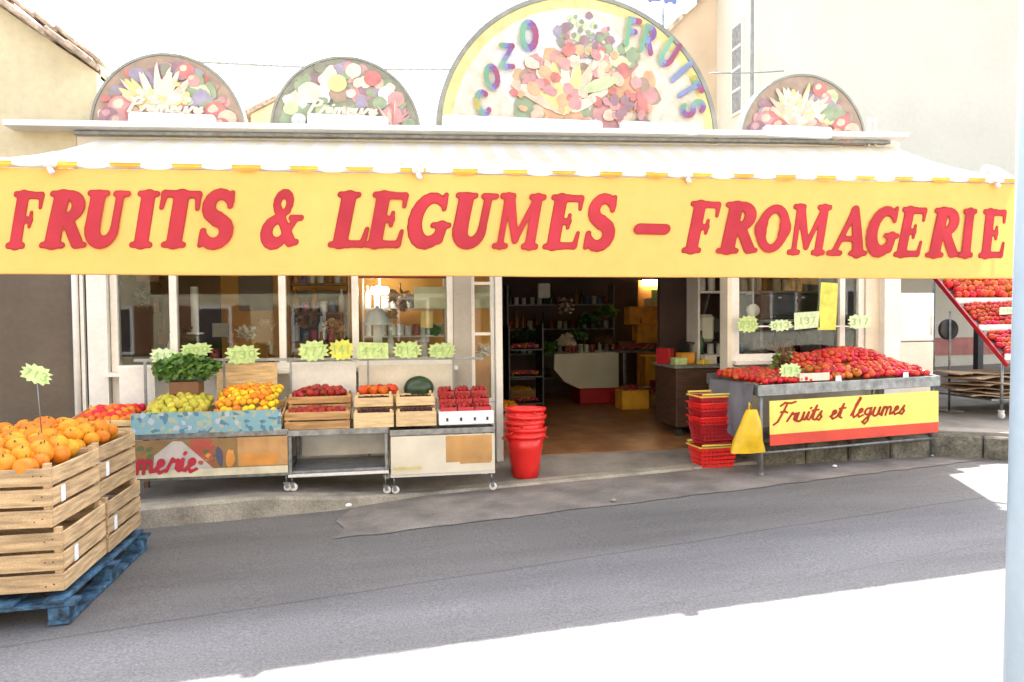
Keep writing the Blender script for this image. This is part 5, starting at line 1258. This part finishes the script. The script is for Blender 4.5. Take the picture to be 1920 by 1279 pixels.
# deli counter
Yd = 4.3; a = X(1040, 700, Yd); b_ = X(1160, 700, Yd)
T = thing("deli_counter", "pale rounded deli counter standing on a red base inside the doorway", "counter", ((a+b_)/2, Yd, fl)); w_ = (b_-a)/2
z1_, z0_, zr_ = Z(1100, 663, Yd)-fl, Z(1100, 728, Yd)-fl, 0.0
pts = [(-w_, z1_), (w_, z1_+.02), (w_, z0_), (-w_*.25, z0_), (-w_*.7, z0_+.12), (-w_*1.02, z0_+.33)]
MB().slab([(x, 0, z) for x, z in pts], .8, axis=(0, 1, 0)).build("shell", m_oil, T)
MB().box((w_*.38, .35, z0_/2), (w_*1.2, .7, z0_-.01), bev=.01).build("base", m_reddark, T)
MB().slab([(-w_*.9, .1, z1_+.03), (w_, .1, z1_+.03), (w_, .45, z1_+.55), (-w_*.9, .45, z1_+.55)], .01, axis=(0, 1, 0)).build("glass", m_glass, T)
# long table with produce, orange display
Yt = 4.1; a, b_ = X(1160, 660, Yt), X(1308, 660, Yt); zt_ = Z(1230, 656, Yt)
T = thing("steel_table", "steel topped table inside the shop in front of the orange display", "table", ((a+b_)/2, Yt, fl)); w_ = (b_-a)/2
MB().box((0, .35, zt_-fl-.02), (2*w_, .75, .04), bev=.006).build("table_top", m_steel, T)
for s in (-1, 1):
    for y in (.03, .68): MB().box((s*(w_-.06)-(.05 if s < 0 else 0)*-1, y, (zt_-fl-.04)/2), (.04, .04, zt_-fl-.04)).build("leg", m_steel, T)
MB().box((0, .35, .22), (2*w_-.1, .66, .02)).build("shelf", m_steel, T)
pile("small_fruit", D_box, "small mixed fruit on the steel table inside the shop", "fruit", "fruit on the steel table inside", ((a+b_)/2, Yt+.25, zt_), 2*w_-.1, .3, .028, top=.05, seed=60)
m_or = mat("orange_carton", (.85, .38, .04), .6, noise=(6, .2), rand=.1); m_or2 = mat("amber_plastic", (.85, .46, .04), .5)
for (pxa, pxb, py0, py1, YY, m_, lab) in ((1195, 1290, 610, 650, 4.7, m_or, "orange crate on the rear half of the steel table"), (1210, 1265, 668, 735, 5.0, m_or2, "amber yellow box on the floor behind the steel table"), (1160, 1192, 640, 655, 4.5, m_clay, "brown box at the left end of the steel table"), (1230, 1265, 715, 738, 4.35, m_reddark, "red round tub under the steel table"), (1180, 1240, 575, 608, 4.75, m_or, "narrow orange carton on the orange crate inside")):
    A, B_ = at(pxa, py0, YY), at(pxb, py1, YY); z0 = B_.z if B_.z > fl+.05 else fl
    q = MB().box((0, .15, (A.z-z0)/2), (B_.x-A.x, .3, A.z-z0), bev=.01).build("carton", m_, None, ((A.x+B_.x)/2, YY, z0)); tag(q, lab, "box")
# white canister / cutting machine right of the door inside
A = at(1303, 590, 1.6); B_ = at(1332, 640, 1.6)
T = thing("slicer", "pale round machine on a dark shelf at the right side of the doorway", "machine", ((A.x+B_.x)/2, 1.6, B_.z)); w_ = (B_.x-A.x); h = A.z-B_.z
MB().box((0, 0, h/2), (w_, .3, h), bev=.04).build("body", m_oil, T); MB().tube([(.02, 0, h), (.10, 0, h+.3)], .015, 8).build("arm", m_steel, T); MB().box((w_*.8, 0, h*.6), (w_*.5, .25, h*.6), bev=.02).build("motor", m_dark, T)
T = thing("dark_shelf", "dark shelf unit against the right door jamb inside", "shelf", (A.x+.12, 1.6, fl)); zt_ = B_.z-fl
for z in (.25, zt_*.6, zt_-.012): MB().box((0, 0, z), (.55, .36, .02)).build("shelf_board", m_dark, T)
for s in (-1, 1): MB().box((s*.28, 0, zt_/2-.02), (.015, .36, zt_-.02)).build("side_board", m_dark, T)
# brown wheeled counter behind the baskets
A = at(1268, 690, .9); B_ = at(1372, 690, .9); T = thing("wooden_counter", "low brown wooden counter inside behind the shopping baskets", "counter", ((A.x+B_.x)/2, .9, fl)); w_ = B_.x-A.x; h = A.z-fl
MB().box((0, .35, h/2+.05), (w_, .7, h-.12), bev=.01).build("body", mat('dark_brown_wood', (.075, .035, .02), .6, noise=(5, .25), stretch=(1, 1, 6)), T); MB().box((0, .35, h+.005), (w_+.05, .74, .028), bev=.006).build("counter_top", m_greymetal, T)
for s in (-1, 1): MB().box((s*(w_/2-.05), .05, .04), (.06, .06, .08)).build("foot", m_dark, T)
q = box_obj("small_carton", ((A.x+B_.x)/2+.2, 1.2, fl+h+.07), (.16, .12, .10), m_cream); tag(q, "small cream carton on the brown wooden counter inside", "box")

for i, (dx, dy, s_, m_, nm_, lab) in enumerate(((-.22, .25, (.16, .16, .09), m_card, "carton", "green carton on the brown counter inside"), (-.05, .45, (.2, .14, .14), m_or, "carton", "orange carton on the brown counter inside"), (.08, .2, (.12, .12, .06), m_yelp, "cheese_block", "yellow cheese block on the brown counter inside"), (-.3, .5, (.12, .2, .2), m_reddark, "carton", "dark red carton at the left end of the brown counter inside"))):
    q = MB().box((0, 0, s_[2]/2), s_, bev=.008).build(nm_, m_, None, ((A.x+B_.x)/2+dx, .9+dy, fl+h+.02), .2*i); tag(q, lab, "box" if nm_ == "carton" else "cheese")
for i, (px, w_, hh_, m_, lab) in enumerate(((1185, .45, .3, m_or2, "amber crate on the floor right of the deli counter"), (1225, .4, .22, m_woodd, "dark wooden crate on the floor before the steel table"), (1170, .3, .2, m_reddark, "small dark red crate on the floor by the deli base"))):
    q = MB().box((0, 0, hh_/2), (w_, .35, hh_), bev=.01).build("floor_crate", m_, None, (X(px, 760, 3.6+.25*i), 3.6+.25*i, fl+.001), .15*i); tag(q, lab, "crate")
    pile("dark_plum", D_box, "small fruit in the crates on the floor right of the deli counter", "plum", "fruit in the floor crates inside", (X(px, 760, 3.6+.25*i), 3.6+.25*i, fl+hh_-.01), w_-.06, .28, .028, top=.03, seed=300+i, rz=.15*i)
# bottle and jar kinds
def lathe_data(nm, prof, m_, n=12):
    o = MB().lathe(prof, n=n).build(nm, m_); d = o.data; bpy.data.objects.remove(o); return d
mg = [mat("dark_green_bottle", (.02, .06, .03), .15, rand=.3), mat("amber_bottle", (.28, .11, .02), .2, rand=.3), mat("clear_jar", (.42, .42, .38), .2, rand=.3), mat("label_white", (.62, .60, .55), .5, rand=.2), mat("tin_red", (.36, .05, .04), .4, rand=.3, hue=.03), mat("packet_blue", (.07, .12, .28), .4, rand=.3, hue=.05)]
Bt = [(0, 0), (.036, 0), (.038, .02), (.038, .17), (.030, .205), (.014, .235), (.013, .29), (.016, .292), (.015, .30), (0, .30)]
Jr = [(0, 0), (.042, 0), (.046, .01), (.046, .10), (.040, .115), (.044, .118), (.044, .14), (0, .14)]
DB = [lathe_data("bottle", Bt, mg[0]), lathe_data("bottle", Bt, mg[1]), lathe_data("jar", Jr, mg[2]), lathe_data("jar", Jr, mg[4]), lathe_data("bottle", Bt, mg[3]), lathe_data("jar", Jr, mg[5]), lathe_data("jar", Jr, mg[3])]
DN = ["bottle", "bottle", "jar", "tin", "bottle", "tin", "jar"]
def row(x0, x1, y, z, kinds, label, group, step=.1, seed=0, sc=1.0):
    rn = random.Random(seed); x = x0
    while x < x1:
        k = rn.choice(kinds); o = bpy.data.objects.new(DN[k], DB[k]); COL.objects.link(o); o.location = (x, y+rn.uniform(-.02, .02), z); s = sc*rn.uniform(.85, 1.1); o.scale = (s, s, s)
        tag(o, label, DN[k], group); x += step*sc*rn.uniform(.85, 1.3)
def shelf_unit(label, x0, x1, y, zs, d_=.28, m_=None, zt_=None, lab2=None):
    m_ = m_ or m_cream; T = thing("shelf_unit", label, "shelf", ((x0+x1)/2, y, fl)); w_ = x1-x0; tp = zt_ or max(zs)+.35
    for z in zs: MB().box((0, 0, z-fl-.012), (w_-.04, d_, .02)).build("shelf_board", m_, T)
    for s in (-1, 1): MB().box((s*(w_/2-.01), 0, (tp-fl)/2), (.02, d_, tp-fl)).build("side_board", m_, T)
    return T
# dark depths of the doorway: shelving along the left of the opening and at the back
x0, x1 = X(950, 600, 5.6), X(1150, 600, 5.6)
zsD = [.5, .95, 1.4, 1.85]
shelf_unit("dark shelves of bottles and tins at the back wall inside the doorway", x0, x1, 5.7, zsD, .35, m_greymetal)
for i, z in enumerate(zsD[1:]): row(x0+.08, x1-.05, 5.65, z, [0, 1, 3, 5, 2, 6], "bottle or tin on the dark back shelves inside the doorway", "goods on the back shelves", .12, 70+i, 1.0)
x0b, x1b = X(950, 600, 3.2), X(1015, 600, 3.2)
shelf_unit("dark rack of vegetables inside, left of the deli counter", x0b, x1b, 3.3, [.35, .75, 1.15], .5, m_dark)
for i, z in enumerate((.35, .75, 1.15)):
    pile("dark_plum", D_box, "small dark red fruit on the rack left of the deli counter", "plum", "fruit on the inner rack", ((x0b+x1b)/2, 3.15, z), x1b-x0b-.08, .16, .028, top=.03, seed=80+i)
# hanging bunches, plants and things over the deli counter
for i, (px, py, Y_, sz, ms, lab) in enumerate(((1060, 575, 4.6, (.16, .12, .16), [m_clay, m_cream], "pale dried bouquet above the deli counter"), (1105, 600, 4.7, (.22, .15, .14), [m_leaf, m_leafd], "green potted plant on the deli counter"), (1085, 628, 4.5, (.18, .14, .12), [m_leafl, m_leafd], "leafy salad heads on the deli counter"))):
    p = at(px, py, Y_); o = leaf_heap("x", "", "", None, *sz, 220, [0, 1], .05, 90+i, .3).build("bouquet", ms, None, p); tag(o, lab, "plant")
q = MB(); A = at(1020, 545, 4.9); q.box((0, 0, 0), (.22, .05, .26), bev=.02); tag(q.build("notice", m_grey, None, A), "grey square notice hanging at the back left of the doorway", "notice")
q = MB(); A = at(1255, 530, 5.8); q.box((0, 0, 0), (1.1, .04, .10), bev=.01); tag(q.build("ceiling_lamp_or_glow", lamp_mat('strip_glow', (1, .80, .52), 6), None, A), "pale strip with an added glow over the orange back wall", "lamp")  # pale strip given an added glow to brighten the orange wall and interior
q = leaf_heap("x", "", "", None, .12, .08, .22, 120, [0], .06, 99, .3).build("hanging_plant", [m_leaf], None, at(1262, 552, 5.75)); tag(q, "dark green hanging plant against the orange back wall", "plant")
# behind the left windows
YI = 1.5
zsL = [1.17, 1.55, 1.95]
xa, xb = xl(225)+.05, X(515, 600, 2.1)
T = thing("window_counter", "long pale counter just inside the left windows", "counter", ((XW[0]+XW[4])/2, .75, fl)); MB().box((0, 0, .98), (XW[4]-XW[0]-.1, .9, .04)).build("counter_top", m_cream, T); MB().box((0, .0, .48), (XW[4]-XW[0]-.2, .8, .95)).build("body", m_clay, T)
row(XW[0]+.2, XW[1]-.1, .7, fl+1.0, [0, 3, 1, 4], "bottle or tin behind the leftmost window pane", "goods behind the leftmost pane", .13, 100, 1.15)
row(XW[1]+.2, XW[2]-.1, .75, fl+1.0, [2, 6, 1, 4, 3], "jar or bottle behind the second window pane", "goods behind the second pane", .17, 101, 1.05)
row(XW[2]+.15, XW[3]-.05, .75, fl+1.0, [0, 1, 3, 5], "bottle or tin behind the third window pane", "goods behind the third pane", .13, 102, 1.1)
row(XW[3]+.35, XW[4]-.05, .70, fl+1.0, [2, 6, 4], "pale jar or bottle behind the fourth window pane", "goods behind the fourth pane", .14, 103, 1.1)
# tall white tube, dark screen, white papers on the orange wall
A = at(364, 538, 1.0); B_ = at(364, 625, 1.0); q = MB().tube([(A.x, 1.0, B_.z), (A.x, 1.0, A.z)], .04, 14); q.lathe([(0, 0), (.09, 0), (.09, .02), (0, .02)], (A.x, 1.0, B_.z-.01), 16); tag(q.build("paper_roll", m_white), "tall white paper roll standing behind the second window pane", "paper roll")
def wall_rect(px0, py0, px1, py1, Y_, m_, name, lab, cat):
    A, B_ = at(px0, py0, Y_), at(px1, py1, Y_); q = MB().box((0, 0, 0), (B_.x-A.x, .03, A.z-B_.z), bev=.004).build(name, m_, None, ((A.x+B_.x)/2, Y_, (A.z+B_.z)/2)); tag(q, lab, cat); return q
wall_rect(447, 515, 513, 582, 2.26, m_tarp, "dark_screen", "dark screen hung on the orange wall behind the second pane", "screen")
wall_rect(398, 606, 428, 632, 1.9, m_cream, "white_notice", "white notice standing behind the second pane", "notice")
wall_rect(218, 514, 298, 528, 1.2, mat("salmon_paint", (.46, .22, .17), .7), "pink_sign", "faded pink sign behind the top of the leftmost pane", "sign")
wall_rect(233, 530, 242, 580, 1.3, m_leaf, "green_banner", "narrow green banner behind the leftmost pane", "banner")
wall_rect(776, 538, 838, 578, .35, mat("pale_yellow_paper", (.66, .62, .40), .7), "yellow_poster", "pale yellow poster inside the fourth pane", "poster")
wall_rect(788, 584, 812, 615, .35, mat("orange_yellow_paper", (.72, .50, .14), .7), "orange_note", "orange yellow note below the pale yellow poster", "note")
wall_rect(672, 514, 838, 522, .6, m_reddark, "red_sign", "dark red strip sign across the top of the fourth pane", "sign")
wall_rect(890, 537, 922, 578, .35, mat("olive_paper", (.48, .46, .28), .7), "notice_paper", "olive paper notice in the narrow pane by the doorway", "notice")
wall_rect(545, 545, 655, 640, 1.9, m_dark, "dark_cabinet", "dark cabinet behind the third pane", "cabinet")
# lit lamp seen through the fourth pane
A = at(712, 545, 1.8); T = thing("ceiling_lamp_or_glow", "bright white lamp seen through the fourth window pane", "lamp", A)
MB().box((0, 0, 0), (.22, .12, .09), bev=.02).build("glass", lamp_mat("lamp_glass", (1, .97, .9), 10), T); MB().tube([(0, 0, .04), (0, 0, 2.6-A.z)], .01, 6).build("rod", m_white, T)
A = at(708, 606, 1.1); T = thing("cake_dome", "white domed dish behind the fourth pane", "dome", (A.x, 1.1, A.z-.02)); MB().lathe([(0, 0), (.17, 0), (.17, .02), (.15, .03), (.13, .12), (.06, .18), (.02, .19), (.02, .22), (0, .22)], n=24).build("dome", m_tube, T); MB().box((0, 0, -(A.z-.02-fl-1.0)/2), (.1, .1, max(.02, A.z-.02-fl-1.0))).build("stem", m_white, T)
for i, (px, py) in enumerate(((740, 560), (752, 575), (765, 560), (735, 590))):
    A = at(px, py, .9); q = leaf_heap("x", "", "", None, .06, .05, .09, 30, [0], .05, 120+i, .2).build("hanging_onions", [mat("onion_skin", (.50, .28, .14), .6) if i == 0 else bpy.data.materials["onion_skin"]], None, A); tag(q, "string of pale onions hanging behind the fourth pane", "onion string", "onion strings behind the fourth pane")
# lattice of goods behind the right window
T = thing("back_shelves", "white shelves crowded with jars behind the right window", "shelf", ((RX[0]+RX[2])/2+.25, 1.5, fl)); w_ = RX[2]-RX[0]+.1
for z in (1.92, 1.1): MB().box((0, 0, z-fl), (w_, .35, .025)).build("shelf_board", m_white, T)
for s in (-1, 0, 1): MB().box((s*w_/2, .0, 1.25), (.03, .35, 2.4)).build("side_board", m_white, T)
row(RX[0]+.28, RX[2]+.2, 1.42, 1.935, [2, 6, 4, 6, 1], "pale jar on the top shelf behind the right window", "jars on the top shelf behind the right window", .11, 110, 1.2)
row(RX[0]+.28, RX[2]+.2, 1.42, 1.115, [0, 2, 5], "dark jar or bottle on the lower shelf behind the right window", "jars on the lower shelf behind the right window", .12, 111, 1.1)
A, B_ = at(1428, 551, .75), at(1538, 598, .75); T = thing("black_oven", "black oven on a stand behind the right window", "oven", ((A.x+B_.x)/2, .75, B_.z)); w_, h = B_.x-A.x, A.z-B_.z
MB().box((0, .2, h/2), (w_, .4, h), bev=.015).build("body", m_dark, T); MB().box((-.03, -.01, h*.45), (w_*.72, .012, h*.6), bev=.004).build("door", m_black, T)
for i in (-1, 1): MB().box((i*w_*.2, -.008, h*.85), (.04, .02, .02), bev=.004).build("knob", m_grey, T)
MB().box((0, .2, -.02), (w_+.1, .45, .035)).build("stand_top", m_greymetal, T)
for s in (-1, 1): MB().box((s*(w_/2), .2, -(B_.z-fl)/2-.02), (.04, .4, B_.z-fl-.04)).build("stand_leg", m_greymetal, T)
A = at(1412, 582, .5); T = thing("white_scale", "white round scale hanging at the left of the right window", "scale", A); d1 = MB(); d1.lathe([(0, -.03), (.07, -.03), (.078, 0), (.07, .03), (0, .03)], n=24); d1.v = [(x, z, y) for x, y, z in d1.v]; d1.build("dial", m_white, T); MB().tube([(0, 0, .07), (0, 0, 2.6-A.z)], .008, 6).build("rod", m_white, T)
MB().lathe([(0, -.26), (.07, -.25), (.10, -.22), (.098, -.218), (.07, -.245), (0, -.255)], n=20).build("pan", m_steel, T)
# produce along the left side inside the doorway
fk = [("red_apple", D_red, "apple", .036), ("orange", D_orange, "orange", .056), ("clementine", D_clem, "citrus fruit", .033), ("pear", D_pear, "pear", .036)]
spots = [(.30, 1.5, 0, "nearest the door"), (.28, 2.2, 1, "second from the door"), (.95, 4.6, 2, "left of the deli counter"), (.62, 5.0, 3, "under the back shelves")]
for i, (x, y, k, lab) in enumerate(spots):
    n_, D_, ct, rr = fk[k]
    crate("dark wooden crate of fruit on the floor inside, "+lab, (x, y, fl+.002), .42, .5, .26, 3, m_woodd, seed=60+i, gap=.014)
    pile(n_, D_, ct+" in the floor crate inside the shop, "+lab, ct, ct+"s in the inner floor crate", (x, y, fl+.19), .38, .46, rr, top=.05, seed=160+i)
for i, (px, py, Y_, sx, sz, m_, nm_, lab) in enumerate(((985, 640, 3.9, .30, .22, m_leafd, "leafy_plant", "dark plant on the left inside the doorway"), (1020, 655, 4.1, .22, .16, m_leaf, "leafy_plant", "bushy plant left of the deli counter"), (1140, 585, 5.2, .2, .13, m_leafl, "dried_flowers", "pale dried flowers at the back of the shop"), (1135, 640, 4.5, .16, .10, m_clay, "bread_heap", "brown heap at the right of the deli counter"), (1062, 640, 4.45, .16, .12, m_cream, "cheese_heap", "pale cheeses on the deli counter"))):
    tag(leaf_heap("x", "", "", None, sx, .14, sz, 160, [0], .06, 190+i, .3).build(nm_, [m_], None, at(px, py, Y_)), lab, "plant" if "plant" in nm_ or "flower" in nm_ else "food")
# small goods on the deli counter and table
row(X(1050, 660, 4.5), X(1150, 660, 4.5), 4.5, Z(1100, 662, 4.3)+.005, [2, 6, 3, 4], "jar or bottle on top of the deli counter", "goods on the deli counter", .12, 201, .9)
row(X(1200, 600, 4.8), X(1300, 600, 4.8), 4.78, Z(1240, 609, 4.75)+.02, [1, 4, 5, 3], "bottle or tin on the orange crate in front of the orange wall", "goods on the orange crate", .12, 202, .9)
for i, (px, py, w_, h, m_) in enumerate(((1235, 560, .3, .35, m_card), (1290, 575, .18, .4, m_clay), (1215, 570, .16, .22, m_cream))):
    q = MB().box((0, 0, 0), (w_, .02, h), bev=.004).build("poster", m_, None, at(px, py, 5.80)); tag(q, ("green poster", "brown poster", "small cream notice")[i]+" on the orange back wall", "poster")
# clutter behind the left windows: shelves with many small things and hanging bunches
for i, (pa, pb, Yq, zs) in enumerate(((222, 314, 1.9, (1.35, 1.72, 2.1)), (545, 655, 1.75, (1.35, 1.7, 2.05)), (680, 835, 1.95, (1.4, 1.75)))):
    x0, x1 = X(pa, 600, Yq), X(pb, 600, Yq); which = ("first", "third", "fourth")[i]
    shelf_unit("wooden shelves of groceries behind the %s window pane" % which, x0, x1, Yq, zs, .25, m_clay if i < 2 else m_cream, 2.4)
    for j, z in enumerate(zs): row(x0+.07, x1-.04, Yq-.03, z, [[0, 3, 1, 5], [1, 3, 6, 5, 4], [2, 6, 4, 1, 3]][i], "grocery item on the shelves behind the %s window pane" % which, "groceries behind the %s pane" % which, .095, 210+i*4+j, 1.0)
for i, (px, py, sx, sz, m_, lab) in enumerate(((268, 560, .07, .16, "leafd", "dark hanging bunch behind the first pane"), (345, 640, .16, .14, "leafd", "dark leafy plant behind the second pane"), (462, 625, .12, .09, "cream", "pale flowers behind the second pane"), (500, 608, .10, .08, "onion", "orange bunch behind the second pane"), (575, 600, .14, .10, "clay", "brown bunch behind the third pane"), (628, 615, .12, .10, "onion", "orange bunch behind the third pane"), (812, 622, .12, .08, "leafl", "light green bunch behind the fourth pane"), (905, 660, .07, .09, "cream", "pale bunch in the narrow pane by the doorway"))):
    mm_ = dict(leafd=m_leafd, cream=m_cream, clay=m_clay, leafl=m_leafl, onion=bpy.data.materials["onion_skin"])[m_]
    tag(leaf_heap("x", "", "", None, sx, .08, sz, 70, [0], .045, 230+i, .3).build("bunch", [mm_], None, at(px, py, .95)), lab, "bunch")
# ------------------------------------------------------------------ the other side of the street, behind the camera (seen in the glass)
def street_house(x0, x1, y, h, m_, lab, shut):
    T = thing("street_house", lab, "house", ((x0+x1)/2, y, gz((x0+x1)/2, y))); w_ = x1-x0
    MB().box((0, -3, h/2-.5), (w_, 6, h+1)).build("wall", m_, T); MB().box((0, -2.9, h+.08), (w_+.3, 6.5, .16)).build("roof", m_tile, T)
    n = int(w_/2.4)
    for i in range(n):
        x = -w_/2+(i+.5)*w_/n
        for z in (1.5, 4.4):
            fo = MB().box((x, .02, z), (1.0, .06, 1.4)).build("window", m_white, T); MB().box((x, .055, z), (.82, .012, 1.22)).build("pane", m_dark, fo)
            for s in (-1, 1): MB().box((x+s*.77, .03, z), (.5, .05, 1.4)).build("shutter", shut, T)
street_house(-13, -2.2, -15, 6.4, m_wallbeige, "beige street house with brown shutters on the left opposite the shop", m_clay)
street_house(-2.0, 7.5, -15.3, 7.2, m_peach, "peach street house with green shutters opposite the shop", m_leafd)
street_house(7.8, 19, -15, 5.8, m_wallcream, "cream street house with brown shutters on the right opposite the shop", m_clay)
# litter and small stones by the kerb
rn = random.Random(21)
for i, (px, py) in enumerate(((652, 950), (1300, 880), (930, 905), (1150, 940), (1565, 876))):
    p = onG(px, py, .01); q = MB(); s = .022 if i else .04
    q.lathe([(0, 0), (s, .004), (s*1.1, s*.5), (s*.6, s*.9), (0, s)], n=7, sx=rn.uniform(.8, 1.5)); o = q.build("pebble", m_poly if i in (0, 4) else m_kerb, None, (p.x, p.y, gz(p.x, p.y)+.012), rn.uniform(0, 3)); tag(o, ["pale rounded stone at the end of the left kerb", "small stone on the concrete by the shopping baskets", "small stone near the red tubs", "small stone in the middle of the concrete apron", "pale scrap of paper under the banner stand"][i], "stone" if i < 4 else "paper scrap")
